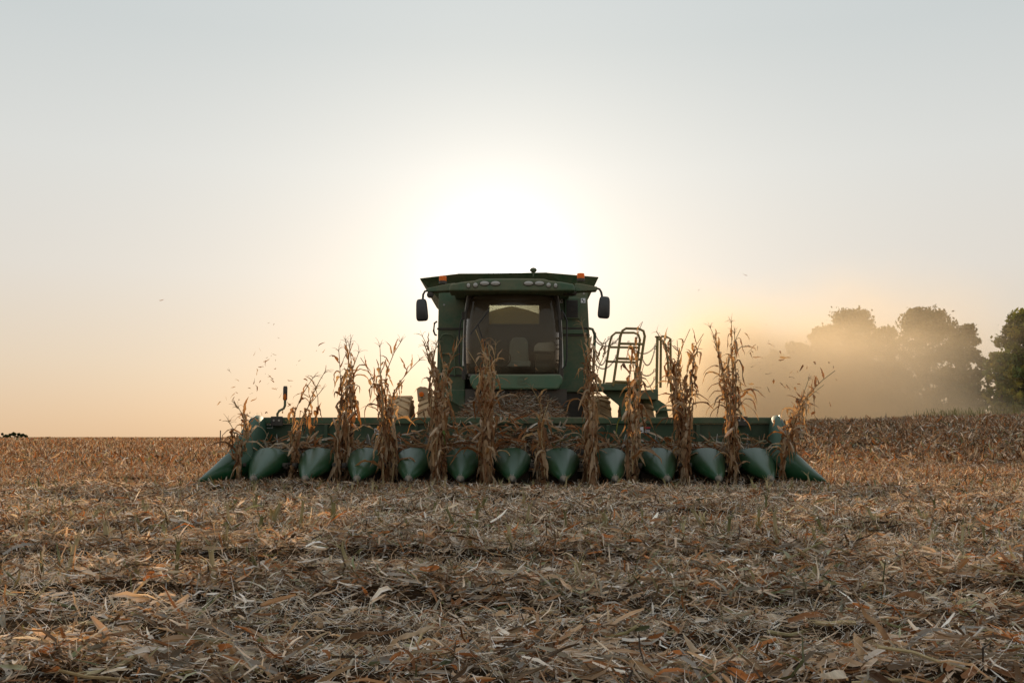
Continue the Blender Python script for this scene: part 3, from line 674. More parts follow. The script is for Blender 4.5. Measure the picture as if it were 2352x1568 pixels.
slab([Vector((at(1008, 684, 20.45).x, 24.6, at(1008, 684, 20.45).z)), at(1008, 684, 20.45), TL, Vector((TL.x, 24.9, TL.z))], .02, 'tank_extension_side', M_GREEN)
slab([at(1349, 686, 20.45), Vector((at(1349, 686, 20.45).x, 24.6, at(1349, 686, 20.45).z)), Vector((TR.x, 24.9, TR.z)), TR], .02, 'tank_extension_side', M_GREEN)

# cab
YC = 18.75
cab = quadbox([(1088, 894), (1282, 894), (1291, 880), (1293, 868), (1287, 859), (1084, 859), (1078, 868), (1080, 880)], YC - .12, YB, 'cab_sill', M_TRIM, .03)
strip(1070, 1300, 895, 935, YC + .3, 'cab_underframe', M_DARK, CH, .3)
quadbox([(1068, 895), (1000, 895), (1000, 900), (1068, 940)], YB - .3, YB - .05, 'step_well', M_GREEN)
gl, gr_, gt, gb = 1069, 1285, 668, 857
rings = []
for j in range(9):
    f = j / 8; py = gb + (gt - gb) * f; bow = -.06 * math.sin(math.pi * f); ring = []
    edge = 6 * math.sin(math.pi * f) - (4 + 8 * f if True else 0)
    for i in range(13):
        u = i / 12; px = gl - edge + (gr_ + edge - (gl - edge)) * u
        Y = YC + .34 * (2 * u - 1) ** 2 + bow + .10 * f
        ring.append(at(px, py, Y))
    rings.append(ring)
b = MB(); b.loft(rings, cap=False, closed=False); wsd = b.build('windshield', M_GLASS, CH, smooth=80)
m_ = wsd.modifiers.new('thick', 'SOLIDIFY'); m_.thickness = .006
def pillar_path(px_list, Y): return [at(px, py, Y) for px, py in px_list]
for nm, pts_ in (('cab_pillar', [(1087, 664), (1077, 690), (1072, 720), (1070, 770), (1070, 830), (1074, 860)]), ('cab_pillar', [(1270, 664), (1279, 690), (1283, 720), (1286, 770), (1287, 830), (1283, 860)])):
    tubes(nm, [pillar_path(pts_, YC + .42)], .045, M_BLACK, CH)
for pts_ in ([(1078, 668), (1072, 700), (1068, 740), (1066, 800), (1065, 840)], [(1278, 668), (1287, 740), (1290, 800), (1291, 846)]):
    tubes('pillar_trim', [pillar_path(pts_, YC + .52)], .028, M_GREY, CH)
for s, pts_ in ((-1, [(1066, 722), (1059, 736), (1055, 760), (1055, 830), (1059, 848), (1066, 856)]), (1, [(1290, 712), (1296, 722), (1302, 736), (1302, 820), (1299, 838), (1291, 848)])):
    h = tubes('door_handrail', [pillar_path(pts_, YC + .45)], .014, M_DBLACK, CH)
    for py_ in ((716, 734), (848, 872)):
        q0 = at(pts_[0][0] - 5, py_[1], YC + .45); q1 = at(pts_[0][0] + 4, py_[0], YC + .45)
        MB().box(q0.x, q1.x, q0.y - .03, q0.y + .03, q0.z, q1.z).build('rail_clamp', M_DARK, h, bevel=.008)
cab_sides = []
for s in (-1, 1):
    xx = X(1069 if s < 0 else 1285, YC + .4) + s * .01
    sd = MB().box(xx - .006, xx + .006, YC + .45, YB - .02, Z(860, YC + .4), Z(670, YC + .4)).build('cab_side_glass', M_GLASS, CH)
    MB().box(xx - .03, xx + .03, YB - .12, YB - .03, Z(860, YC + .4), Z(670, YC + .4)).build('rear_pillar', M_BLACK, CH)
# inside
MB().box(X(1076, YC + .4), X(1280, YC + .4), YC + .2, YB - .03, Z(862, YC), Z(857, YC)).build('cab_floor', M_INT, CH)
b = MB(); xa, xb_ = X(1073, YB), X(1282, YB)
b.box(xa, xb_, YB - .09, YB - .05, Z(862, YC), Z(745, YB)); b.box(xa, X(1122, YB), YB - .09, YB - .05, Z(745, YB), Z(664, YC)); b.box(X(1240, YB), xb_, YB - .09, YB - .05, Z(745, YB), Z(664, YC)); b.box(X(1122, YB), X(1240, YB), YB - .09, YB - .05, Z(702, YB), Z(664, YC)); b.build('cab_rear_wall', M_INT, CH)
MB().box(X(1122, YB), X(1240, YB), YB - .074, YB - .068, Z(745, YB), Z(702, YB)).build('rear_window', M_GLASS, CH)
Ys = YC + .75
seat = quadbox([(1166, 842), (1218, 842), (1219, 828), (1166, 828)], Ys - .25, Ys + .3, 'seat_cushion', M_SEAT, .03)
quadbox([(1168, 838), (1216, 838), (1212, 784), (1205, 774), (1180, 774), (1171, 784)], Ys + .22, Ys + .36, 'seat_back', M_SEAT, .03)
quadbox([(1226, 806), (1274, 808), (1275, 789), (1268, 785), (1236, 787), (1228, 793)], Ys - .15, Ys + .15, 'control_console', mat('console_grey', (.52, .50, .47), .7), .02)
quadbox([(1228, 857), (1274, 857), (1272, 812), (1230, 812)], Ys - .05, Ys + .3, 'side_cabinet', M_INT, .02)
q = at(1150, 822, YC + .42); b = MB(); b.tube([q + Vector((math.cos(a) * .19, math.sin(a) * .07, math.sin(a) * .17)) for a in [i * math.pi / 12 for i in range(25)]], .014, 6); b.tube([q, q + Vector((0, -.08, -.38))], .03, 8); b.build('steering_wheel', M_BLACK, CH, smooth=60)
tubes('window_wiper', [P(YC - .07, (1140, 856), (1102, 760), (1098, 745)), P(YC - .08, (1080, 768), (1124, 712))], .010, M_DBLACK, CH, 6)
tubes('roof_strut', [P(YC + .9, (1124, 706), (1086, 752))], .02, M_INT, CH, 6)
# emblem on the sill
em = at(1200, 874, YC - .125); b = MB(); rings = []
for k in range(24):
    a = 2 * math.pi * k / 24; sx_, sz_ = math.copysign(abs(math.cos(a)) ** .6, math.cos(a)), math.copysign(abs(math.sin(a)) ** .6, math.sin(a))
    rings.append([em + Vector((sx_ * rr_, dy, sz_ * rr_ * .85)) for rr_, dy in ((.088, 0), (.088, -.006), (.078, -.006), (.078, 0))])
rings.append(rings[0]); b.loft(rings, cap=False); emb = b.build('emblem', M_GREEN, CH)
b = MB()
b.prism([(em.x - .05, em.z - .02), (em.x - .03, em.z + .012), (em.x + .02, em.z + .01), (em.x + .045, em.z + .03), (em.x + .05, em.z + .018), (em.x + .03, em.z - .008), (em.x + .05, em.z - .03), (em.x + .02, em.z - .015), (em.x - .015, em.z - .012), (em.x - .035, em.z - .04)], em.y - .005, em.y + .001)
b.tube([em + Vector((.04, -.003, .03)), em + Vector((.02, -.003, .05)), em + Vector((.0, -.003, .05))], .004, 4); b.build('emblem_deer', M_GREEN, emb)

# cab roof
def sym(pts_): return [(2 * 1176 - px, py) for px, py in pts_][::-1]
half = [(1322, 668), (1318, 652), (1290, 647), (1262, 644), (1250, 640), (1200, 639)]
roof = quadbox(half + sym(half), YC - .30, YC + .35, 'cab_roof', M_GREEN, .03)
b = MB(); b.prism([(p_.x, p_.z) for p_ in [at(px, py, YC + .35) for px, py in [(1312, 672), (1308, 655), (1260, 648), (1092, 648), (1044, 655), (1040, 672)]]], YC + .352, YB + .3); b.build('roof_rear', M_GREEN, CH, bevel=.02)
MB().box(X(1075, YC), X(1278, YC), YC - .22, YB - .1, Z(673, YC), Z(669, YC)).build('roof_liner', M_INT, CH)
for s in (1, -1):
    for (px, py, rx, rz) in ((1214, 651, .085, .04), (1239, 651, .085, .04), (1260, 655, .042, .042), (1276, 656, .032, .042)):
        q = at(px if s > 0 else 2352 - px, py, YC - .30)
        b = MB(); b.lathe([(1.15, .004), (1.15, -.015), (1.0, -.02), (1.0, .004)], (0, 0, 0), 'Y', 18)
        b.v = [(v_[0] * rx + q.x, v_[1] + q.y, v_[2] * rz + q.z) for v_ in b.v]; lb = b.build('work_light', M_DARK, roof, smooth=40)
        b = MB(); b.lathe([(1.0, -.021), (.8, -.03), (.1, -.034)], (0, 0, 0), 'Y', 18); b.v = [(v_[0] * rx + q.x, v_[1] + q.y, v_[2] * rz + q.z) for v_ in b.v]; b.build('light_lens', M_LENS, roof, smooth=60)
qg = at(1225, 620, YC - .05); b = MB(); b.lathe([(.012, -.13), (.012, -.05), (.035, -.045), (.058, -.03), (.068, -.005), (.066, .012), (.045, .036), (.01, .046)], qg, 'Z', 18); b.build('satellite_receiver', M_RAIL, CH, smooth=50)
# side arms, beacons, mirrors
for s in (-1, 1):
    pp = lambda l: [(px, py) for px, py in l]
    if s > 0: poly = [(1322, 669), (1321, 650), (1340, 652), (1371, 658), (1374, 661), (1371, 667)]; bx, by = 1334, 638; mp = [(1370, 662), (1377, 664), (1381, 671), (1383, 682)]; mc = (1387.5, 706); tilt = -.07; hl = 26
    else: poly = [(1044, 667), (1045, 649), (1025, 652), (984, 661), (978, 664), (982, 670)]; bx, by = 1017, 644; mp = [(984, 667), (976, 669), (972, 676), (971, 690)]; mc = (969, 712); tilt = .06; hl = 26
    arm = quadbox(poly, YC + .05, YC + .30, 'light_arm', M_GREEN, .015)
    q = at(bx, by + 8, YC + .17); b = MB(); b.lathe([(.075, 0), (.075, .05), (.07, .055)], q, 'Z', 18); bc = b.build('beacon_base', M_DARK, arm, smooth=40)
    b = MB(); b.lathe([(.072, .055), (.072, .13), (.066, .15), (.02, .155)], q, 'Z', 18); b.build('beacon_lens', M_AMBER, arm, smooth=40)
    tubes('mirror_arm', [[at(px, py, YC + .15) for px, py in mp]], .022, M_BLACK, arm)
    c_ = at(mc[0], mc[1], YC + .12); b = MB(); ring = []
    W2, H2 = .112, .215
    def rr(k, sc=1.0, dy=0.0):
        a = 2 * math.pi * k / 28; e = .42
        x_ = math.copysign(abs(math.cos(a)) ** e, math.cos(a)) * W2 * sc; z_ = math.copysign(abs(math.sin(a)) ** e, math.sin(a)) * H2 * sc
        x_ *= 1 - .10 * z_ / H2
        return c_ + Vector((x_ * math.cos(tilt) - z_ * math.sin(tilt) * -1 * -1, dy, z_ * math.cos(tilt) + x_ * math.sin(tilt)))
    b.loft([[rr(k, .82, -.055) for k in range(28)], [rr(k, .97, -.035) for k in range(28)], [rr(k, 1, 0) for k in range(28)], [rr(k, .97, .03) for k in range(28)]]); mi = b.build('mirror', M_MIRROR, CH, smooth=50)
    b = MB(); b.loft([[rr(k, .9, .031) for k in range(28)], [rr(k, .9, .034) for k in range(28)]]); b.build('mirror_glass', M_STEEL, mi)
q = at(988, 677, YC + .12); b = MB(); b.lathe([(.03, -.06), (.06, -.05), (.065, 0), (.04, .05)], q, 'Y', 16); b.build('horn', M_DARK, CH, smooth=50)
q = at(1309, 672, YC + .1); b = MB(); b.lathe([(.05, 0), (.14, -.04), (.12, -.09), (.03, -.10)], q + Vector((0, 0, .04)), 'Z', 18); b.build('roof_speaker', M_DARK, CH, smooth=50)

# axle and tyres
def tyre(cx, cy, r, wd, name='tyre'):
    b = MB(); prof = [(r * .55, -wd / 2 * .8), (r * .80, -wd / 2), (r * .93, -wd / 2), (r * .985, -wd * .40), (r, -wd * .2), (r, wd * .2), (r * .985, wd * .40), (r * .93, wd / 2), (r * .80, wd / 2), (r * .55, wd / 2 * .8)]
    b.lathe(prof, (cx, cy, r * .99), 'X', 48)
    t_ = b.build(name, M_RUBBER, CH, smooth=40)
    b = MB(); n = 24
    for k in range(n):                                   # chevron lugs, two per step
        for s in (-1, 1):
            a0 = 2 * math.pi * (k + (.5 if s > 0 else 0)) / n; a1 = a0 + .16; pts_ = []
            for rr_ in (r * .985, r * 1.035):
                for (xx, aa) in ((s * .01, a0), (s * .01, a0 + .06), (s * wd * .50, a1 + .06), (s * wd * .50, a1)):
                    pts_.append(Vector((cx + xx, cy + math.cos(aa) * rr_, r * .99 + math.sin(aa) * rr_)))
            b.hexa(pts_)
    b.build('tread_lug', M_RUBBER, t_)['kind'] = 'stuff'
    b = MB(); b.lathe([(.08, -wd * .3), (r * .5, -wd * .32), (r * .56, -wd * .38), (r * .56, wd * .38), (r * .5, wd * .32), (.08, wd * .3)], (cx, cy, r * .99), 'X', 28); b.build('rim', M_YELLOW, t_, smooth=40)
for px, wpx in ((920, 52), (988, 46), (1372, 52), (1460, 66)):
    tyre(X(px, 20.4), 20.4, .80, wpx / F * 20.4)
for px in (1085, 1268): tyre(X(px, 24.3), 24.3, .62, .45)
MB().cyl((X(900, 20.4), 20.4, .80), (X(1480, 20.4), 20.4, .80), .10, n=14).build('front_axle', M_DARK, CH)
MB().box(-.9, .9, 20.0, 24.6, .75, 1.22).build('chassis', M_DARK, CH)
MB().box(X(1010, 20.1), X(1345, 20.1), 20.06, 20.9, .55, Z(900, 20.1)).build('axle_housing', M_DARK, CH, bevel=.03)
# extremity marker seen beside the left tyres
Y = 20.1
quadbox([(960, 922), (982, 924), (984, 892), (976, 888), (962, 889), (957, 893)], Y, Y + .03, 'marker_panel', paint('tan_panel', (.42, .30, .18), .7, .3), .005)
q = at(968, 905, Y - .03); b = MB(); b.lathe([(.008, -.014), (.05, -.01), (.05, .01), (.008, .014)], q, 'Y', 16); b.build('reflector', M_AMBER, CH, smooth=40)
tubes('marker_arm', [P(Y - .01, (968, 911), (972, 960), (985, 990))], .018, M_GREEN, CH)
# ladder platform on the right
YP = 19.2
quadbox([(1352, 896), (1470, 896), (1471, 890), (1469, 885), (1467, 881), (1352, 880)], YP, YP + .75, 'platform', M_RAIL, .012)
quadbox([(1456, 915), (1512, 918), (1512, 893), (1456, 897)], YP + .2, YP + .9, 'outer_step', M_RAIL, .012)
quadbox([(1381, 897), (1456, 897), (1456, 918), (1440, 960), (1428, 958), (1424, 932)], YP + .25, YP + .33, 'platform_bracket', M_GREEN, .01)
pts_ = [(1480, 917), (1512, 918), (1530, 930), (1536, 962), (1506, 962), (1507, 946), (1500, 932), (1490, 925), (1478, 924)]
b = MB(); fr = [at(px, py, YP + .5) for px, py in pts_]; b.prism([(p_.x, p_.z) for p_ in fr], YP + .48, YP + .56); b.build('ladder_frame', M_GREEN, CH)
for i in range(4): MB().box(X(1500, YP + .3), X(1545, YP + .3), YP + .2, YP + .45, .45 + i * .28, .48 + i * .28).build('ladder_step', M_GREEN, CH)
tubes('guard_rail', [P(YP + .0, (1408, 886), (1425, 772), (1430, 759), (1438, 754), (1468, 755), (1478, 760), (1481, 772), (1463.5, 886)), P(YP, (1424, 789), (1478, 790)), P(YP, (1418, 823), (1473, 825)), P(YP, (1411, 876), (1465, 878))], .026, M_YELLOW, CH)
tubes('guard_rail', [P(YP + .75, (1386, 882), (1400, 790), (1405, 772), (1414, 764), (1456, 764), (1466, 768), (1470, 780), (1457, 882)), P(YP + .75, (1399, 797), (1468, 798)), P(YP + .75, (1395, 830), (1462, 832)), P(YP + .75, (1390, 880), (1458, 880))], .024, M_YELLOW, CH)
pr = tubes('guard_post', [P(YP + .3, (1508, 900), (1510, 775))], .030, M_YELLOW, CH)
b = MB(); q = at(1510, 774, YP + .3); b.lathe([(.045, -.01), (.055, 0), (.045, .02)], q, 'Z', 12); b.build('post_cap', M_YELLOW, pr)
tubes('guard_post', [P(YP + .4, (1517, 890), (1518, 776))], .026, M_YELLOW, CH)
tubes('guard_rail', [P(YP + .55, (1511, 778), (1522, 782), (1529, 792), (1534, 830), (1537, 880)), P(YP + .6, (1515, 778), (1521, 772), (1530, 773), (1540, 778), (1541, 900))], .024, M_YELLOW, CH)
def chain(p0, p1, sag, Y0, Y1):
    a, c = at(*p0, Y0), at(*p1, Y1); b = MB(); n = 26; Lk_ = []
    sagm = (sag - (p0[1] + p1[1]) / 2) / F * Y0
    pts_ = [a.lerp(c, i / n) - Vector((0, 0, sagm * 4 * (i / n) * (1 - i / n))) for i in range(n + 1)]
    for i in range(n):
        m0, m1 = pts_[i], pts_[i + 1]; d = (m1 - m0); ln = d.length; d.normalize(); s = d.cross(Vector((0, 1, 0))).normalized() if i % 2 else Vector((0, 1, 0)); r_ = .011; e = ln * .15
        path = [m0 - d * e + s * r_, m1 + d * e + s * r_, m1 + d * (e + .008), m1 + d * e - s * r_, m0 - d * e - s * r_, m0 - d * (e + .008), m0 - d * e + s * r_]
        b.tube(path, .0042, 4)
    for e_ in (a, c):
        b.tube([e_ + Vector((math.cos(t_) * .028, 0, math.sin(t_) * .028)) for t_ in [k * math.pi / 5 for k in range(11)]], .0045, 4)
    b.build('safety_chain', M_DARK, CH)
for args in (((1366, 766), (1399, 776), 789, YP - .1, YP + .75), ((1366, 781), (1425, 771), 795, YP - .1, YP), ((1366, 810), (1392, 823), 838, YP - .1, YP + .75), ((1366, 835), (1416, 818), 846, YP - .1, YP),
             ((1444, 786), (1507, 792), 812, YP + .75, YP + .3), ((1474, 820), (1505, 797), 838, YP, YP + .3), ((1457, 834), (1504, 850), 862, YP + .75, YP + .3), ((1468, 857), (1504, 868), 888, YP, YP + .3)):
    chain(*args)

# ------------------------------------------------------------------ crop lying on the header and feeder house
def pile(name, label, n, fx, Lr, Wr, wts, material=M_RES, lo=.7, hi=1.05, fold=.5, pitch_s=.5, yaw_s=.8, bend=.14):
    pts_ = np.array([fx() for _ in range(n)])
    L = rng.uniform(*Lr, n); W = rng.uniform(*Wr, n)
    v_, q_, t_ = ribbons(pts_, rng.normal(0, yaw_s, n) + np.where(rng.random(n) < .5, 0, math.pi), rng.normal(0, pitch_s, n), rng.normal(0, 1, n), L, W, rng.normal(0, bend, n), rng.normal(0, 1.4, n), 5, tints(n, wts, lo, hi), fold=np.full(n, fold))
    return tag(link(name, np_mesh(name, v_, q_, material, t_)), label, kind='stuff')
def f_deck():
    x = random.uniform(-4.15, 4.15); y = random.uniform(15.75, 16.9)
    c = math.exp(-(x / 1.3) ** 2)
    g = abs(((x / ROW) % 1) - .5) * 2                      # 1 in the row gap, 0 over a snout... rows sit half way
    g = 1 - abs(((x / ROW + .5) % 1) - .5) * 2
    if random.random() < .25: x = random.gauss(0, .75)
    c = math.exp(-(x / 1.3) ** 2); z = .56 + random.random() ** 2 * (.16 + .42 * c) + (y - 15.75) * .06
    if random.random() < .3: z -= .18
    return (x, y, z)
pile('crop_debris', 'loose dry leaves and husks gathered on the header deck behind the snouts', 1050, f_deck, (.10, .42), (.015, .05), FARM, lo=.45, hi=.85)
def f_straw():
    x = random.uniform(-1.18, 1.18); y = random.uniform(17.1, 19.0)
    env = math.exp(-(x / 1.15) ** 6)
    top = .62 + (y - 17.1) / 1.9 * .92
    return (x, y, max(.55, top * env + .20 - random.random() ** 2 * .16 + .03 * math.sin(x * 9)))
mound = MB(); rings = []
for j in range(9):
    y = 17.15 + j * .23; top = .62 + (y - 17.1) / 1.9 * .92
    rings.append([Vector((-1.1 + 2.2 * i / 20, y, max(.4, top * math.exp(-((-1.1 + 2.2 * i / 20) / 1.15) ** 6) + .06))) for i in range(21)])
mound.loft(rings, cap=False, closed=False)
sp = pile('straw_heap', 'heap of shredded stalks and leaves piled over the feeder house', 9000, f_straw, (.06, .30), (.004, .014), MIX, lo=.30, hi=.85, fold=0.0001, pitch_s=.35, yaw_s=.7)
mb_ = mound.build('straw_core', M_SOIL, sp, smooth=60); mb_['kind'] = 'stuff'
# long leaves dropped over snouts and beam, each on its own
ORD = ['first', 'second', 'third', 'fourth', 'fifth', 'sixth', 'seventh', 'eighth', 'ninth', 'tenth', 'eleventh', 'twelfth', 'thirteenth']
LOOK = ['lowest', 'near the middle', 'behind its top', 'left half', 'behind its top', 'behind its edge', 'behind its edge', 'behind its left edge', 'behind its right edge', 'left of centre', 'behind its top', 'behind its edge']
crop_leaves = [(1230, 1045, 15.5), (1160, 1033, 15.9), (700, 1025, 15.8), (1000, 1022, 15.9), (1330, 1030, 15.8), (1420, 1020, 15.9), (1530, 1022, 15.9), (780, 1022, 15.9), (870, 1018, 15.9), (1080, 1020, 15.9), (1640, 1018, 15.9), (1700, 1022, 15.9)]
for i, (px, py, Y) in enumerate(crop_leaves):
    o = link('draped_leaf', FLAT[(i * 5) % len(FLAT)]); q = at(px, py, Y); o.location = q; o.rotation_euler = (random.gauss(0, .6), random.gauss(.1, .3), random.uniform(0, 6.28)); o.scale = (1.5,) * 3
    tag(o, f'dry corn leaf draped over the {ORD[round(q.x / ROW + 6)]} snout from the left, {LOOK[i]}', 'corn leaf', 'dry leaves draped over the header snouts')

# ------------------------------------------------------------------ standing corn
def bez_path(base, H, lean, kink, rnd):
    pts_ = []; hook = rnd.gauss(0, .16)
    for i in range(13):
        f = i / 12
        pts_.append(base + Vector((lean[0] * f * f + hook * max(0, f - .62) ** 2 * 7 + kink * math.sin(f * 7) * .045 + rnd.gauss(0, .004), lean[1] * f * f, H * f * (1 - .06 * min(1, abs(lean[0])) * f))))
    return pts_
def path_at(pts_, f):
    s = f * (len(pts_) - 1); i = min(int(s), len(pts_) - 2); return pts_[i].lerp(pts_[i + 1], s - i)
def tassel(p, d, rnd, L=.15):
    b = MB()
    for k in range(rnd.randint(4, 8)):
        a = rnd.uniform(0, 6.28); sp_ = rnd.uniform(.1, 1.1) if k else 0.02; l = L * rnd.uniform(.6, 1.15); q = p - d * rnd.uniform(0, .05); pts_ = [q]
        v = (d + Vector((math.cos(a) * sp_, math.sin(a) * sp_, 0))).normalized()
        for j in range(5):
            q = q + v * l / 5; v = (v + Vector((math.cos(a) * .12, math.sin(a) * .12, -.17 * sp_ * 2))).normalized(); pts_.append(q)
        b.tube(pts_, .0034, 4, True, .0016)
    return b
def corn_plant(x, y, H, lean, label, rnd, dens=1.0, arch=.1, ear=True, has_tassel=True, green=0):
    has_tassel = has_tassel and rnd.random() < .6
    base = Vector((x, y, float(gz(x, y)) - .02)); pl = empty('corn_plant', base, label, 'corn plant', 'dry corn plants standing between the header snouts')
    path = bez_path(base, H, lean, rnd.uniform(-1, 1), rnd)
    b = MB(); b.tube(path, .0125, 7, True, .005)
    for k in range(2, 12):
        q = path_at(path, k / 12.5); b.tube([q - Vector((0, 0, .006)), q + Vector((0, 0, .006))], .0145 * (1 - .045 * k), 7)
    b.build('stalk', M_STALK, pl, smooth=60)
    nn = int((H / .105) * dens); az = rnd.uniform(0, 6.28)
    for k in range(nn):
        f = .10 + .84 * (k + rnd.random() * .6) / nn; q = path_at(path, f); r = rnd.random()
        if green and k == nn // 3: me, = (rnd.choice(GREENL),)
        elif f > .80 and r < .45: me = rnd.choice(UPL)
        elif f > .84 and r < .75: continue
        elif r < arch + .05: me = rnd.choice(ARCH)
        elif f < .50: me = rnd.choice(LOW)
        elif r > .90: me = rnd.choice(UPL)
        else: me = rnd.choice(HANG)
        o = link('leaf', me); o.parent = pl; o.matrix_parent_inverse = Matrix.Translation(-base)
        az += math.pi + rnd.gauss(0, .7); o.location = q; o.rotation_euler = (rnd.gauss(0, .12), rnd.gauss(0, .15), az)
        s = rnd.uniform(.75, 1.15) * (1.15 if f < .6 else .92); o.scale = (s * rnd.uniform(.8, 1), s * rnd.uniform(.85, 1.25), s)
    # sheaths wrapped round the stalk
    for k in range(int(H / .2)):
        f = .06 + .8 * k / (H / .2); q0, q1 = path_at(path, f), path_at(path, min(.98, f + .12 / H * .9)); a = rnd.uniform(0, 6.28); rings = []
        for j in range(4):
            u = j / 3; q = q0.lerp(q1, u); ww = (.9 + rnd.uniform(-.2, .3)); rr_ = .017 + .012 * u * rnd.uniform(.4, 1.6)
            rings.append([q + Vector((math.cos(a + t_) * rr_, math.sin(a + t_) * rr_, rnd.uniform(-.01, .01))) for t_ in (-1.3 * ww, -.5 * ww, .5 * ww, 1.3 * ww)])
        b = MB(); b.loft(rings, cap=False, closed=False); b.build('sheath', M_LEAF, pl)
    if ear and rnd.random() < .75:
        f = rnd.uniform(.38, .52); q = path_at(path, f); a = rnd.uniform(0, 6.28); d = Vector((math.cos(a) * .6, math.sin(a) * .6, rnd.choice((-.9, -.6, .6)))).normalized()
        b = MB(); c0 = q + d * .03; b.tube([c0 + d * t_ for t_ in (0, .04, .09, .14, .18, .21)], .02, 8); n8 = 8
        for i, s in enumerate((.45, 1.05, 1.25, 1.15, .8, .3)):
            for k in range(n8):
                v_ = Vector(b.v[i * n8 + k]); cc = c0 + d * (0, .04, .09, .14, .18, .21)[i]; b.v[i * n8 + k] = tuple(cc + (v_ - cc) * s)
        b.build('ear', M_HUSK, pl, smooth=60)
    if has_tassel: tassel(path[-1], (path[-1] - path[-3]).normalized(), rnd).build('tassel', M_TASSEL, pl)
    return pl
rp = random.Random(5)
ORD = ['first', 'second', 'third', 'fourth', 'fifth', 'sixth', 'seventh', 'eighth', 'ninth', 'tenth', 'eleventh', 'twelfth', 'thirteenth']
POS = ['frontmost', 'second from the front', 'third from the front', 'fourth from the front', 'fifth from the front', 'sixth from the front']
#      count, y0,   top py at Y~15.6, lean x, density, arch
ROWS = [(3, 15.3, 930, .10, 1.5, .15), (4, 15.5, 852, .38, .9, .1), (5, 15.5, 772, .03, 1.25, .08), (5, 15.2, 786, -.12, 1.25, .12), (6, 15.0, 776, -.05, 1.5, .08), (6, 15.0, 764, .02, 1.5, .12),
        (3, 15.2, 893, .05, .8, .15), (6, 15.0, 746, .03, 1.5, .06), (4, 15.1, 795, -.03, 1.1, .08), (6, 15.2, 754, -.06, 1.45, .08), (5, 15.3, 740, -.08, 1.35, .14), (5, 15.3, 856, .52, 1.3, .12)]
for r_, (cnt, y0, topy, lean, dens, arch) in enumerate(ROWS):
    for k in range(cnt):
        y = y0 + k * .17 + rp.uniform(-.04, .04); x = (r_ - 5.5) * ROW + rp.gauss(0, .045)
        H = Z(topy, 15.8) - (0 if k == cnt // 2 else rp.uniform(.0, .30))
        ln = lean * rp.uniform(.7, 1.15) + rp.gauss(0, .05)
        if r_ == 0: adj = 'short broken'
        elif abs(ln) > .25: adj = 'bent'
        elif r_ == 6: adj = 'thin low'
        else: adj = 'tall'
        if r_ == 8 and k == 1: H = Z(742, 15.5)
        corn_plant(x, y, H, (ln + (rp.gauss(0, .055) if abs(lean) < .3 else 0), rp.gauss(0, .08)), f'{adj} dry corn plant, {POS[min(k, 5)]}, between {ORD[r_]} and {ORD[r_+1]} snouts' if k < 6 else f'{adj} dry corn plant, rearmost between {ORD[r_]} and {ORD[r_+1]} snouts',
                   rp, dens * (1.15 if k < 3 else .9), arch, ear=r_ not in (0, 6), green=(r_ in (4, 8, 10) and k == 1))

# ------------------------------------------------------------------ scraps in the air
FL = [leaf_mesh('leaf_scrap', rnd.uniform(.04, .15), rnd.uniform(.010, .03), rnd.uniform(-.1, .4), .9, rnd.uniform(-.1, .5), rnd.uniform(-1.5, 1.5), rnd.uniform(.2, .8), rnd, M_LEAF, n=4) for _ in range(12)]
def scrap(px, py, Y, s, label, group=None, rz=None):
    o = link('flying_leaf_scrap', FL[random.randrange(12)]); o.location = at(px, py, Y); o.rotation_euler = (random.uniform(0, 6), random.uniform(-1, 1), random.uniform(0, 6)) if rz is None else rz
    o.scale = (s, s, s); tag(o, label, 'leaf scrap', group)
for i in range(78):
    cx, cy = random.choice(((585, 930), (590, 900), (640, 880), (560, 940), (680, 860), (620, 840)))
    px, py = random.gauss(cx, 42), random.gauss(cy, 42)
    if py > 980 or px < 500: continue
    scrap(px, py, random.uniform(15.6, 17), random.uniform(.4, 1.5), f"{'small' if py > 900 else 'tiny'} leaf scrap flying {'low' if py > 920 else 'high' if py < 850 else 'midway'} above the {'first' if px < 590 else 'second' if px < 670 else 'third'} snout from the left", 'leaf scraps flying above the left end of the header')
for i in range(62):
    cx, cy = random.choice(((1850, 900), (1830, 940), (1860, 860), (1800, 850), (1740, 830)))
    px, py = random.gauss(cx, 36), random.gauss(cy, 45)
    if py > 985: continue
    scrap(px, py, random.uniform(15.6, 17), random.uniform(.4, 1.5), f"small leaf scrap flying {'low' if py > 920 else 'high' if py < 850 else 'midway'} {'above the next to last snout at the right' if px < 1800 else 'above the right end snout' if px < 1850 else 'out past the right end snout'}", 'leaf scraps flying beside the right end of the header')
for i in range(26):
    px, py = random.uniform(1080, 1300), random.uniform(780, 960)
    scrap(px, py, random.uniform(16, 17.5), random.uniform(.4, .9), f"tiny pale leaf scrap floating in front of the {'windshield' if py < 858 else 'cab sill' if py < 893 else 'straw heap'}, {'left' if px < 1176 else 'right'} half", 'leaf scraps floating in front of the cab')
for (px, py, s, lb) in ((1845, 838, 2.6, 'long dark leaf blade flying highest above the right end of the header'), (1872, 945, 2.0, 'curled brown leaf piece falling past the right end of the header'), (582, 882, 1.8, 'slim curved leaf piece flying above the left end snout'),
                        (1181, 838, 2.2, 'pale bent leaf piece floating before the cab glass'), (1717, 633, .8, 'dark leaf speck flying high in the sky right of the cab'), (1762, 788, 1.0, 'dark leaf fleck above the gap between bent corn and dust cloud'), (366, 690, .6, 'lone dark leaf speck high over the left field'), (731, 794, 1.0, 'dark leaf fleck level with the top of the third corn clump'), (1604, 667, .4, 'smallest leaf speck in the sky between mirror and trees')):
    scrap(px, py, 15.8, s, lb)
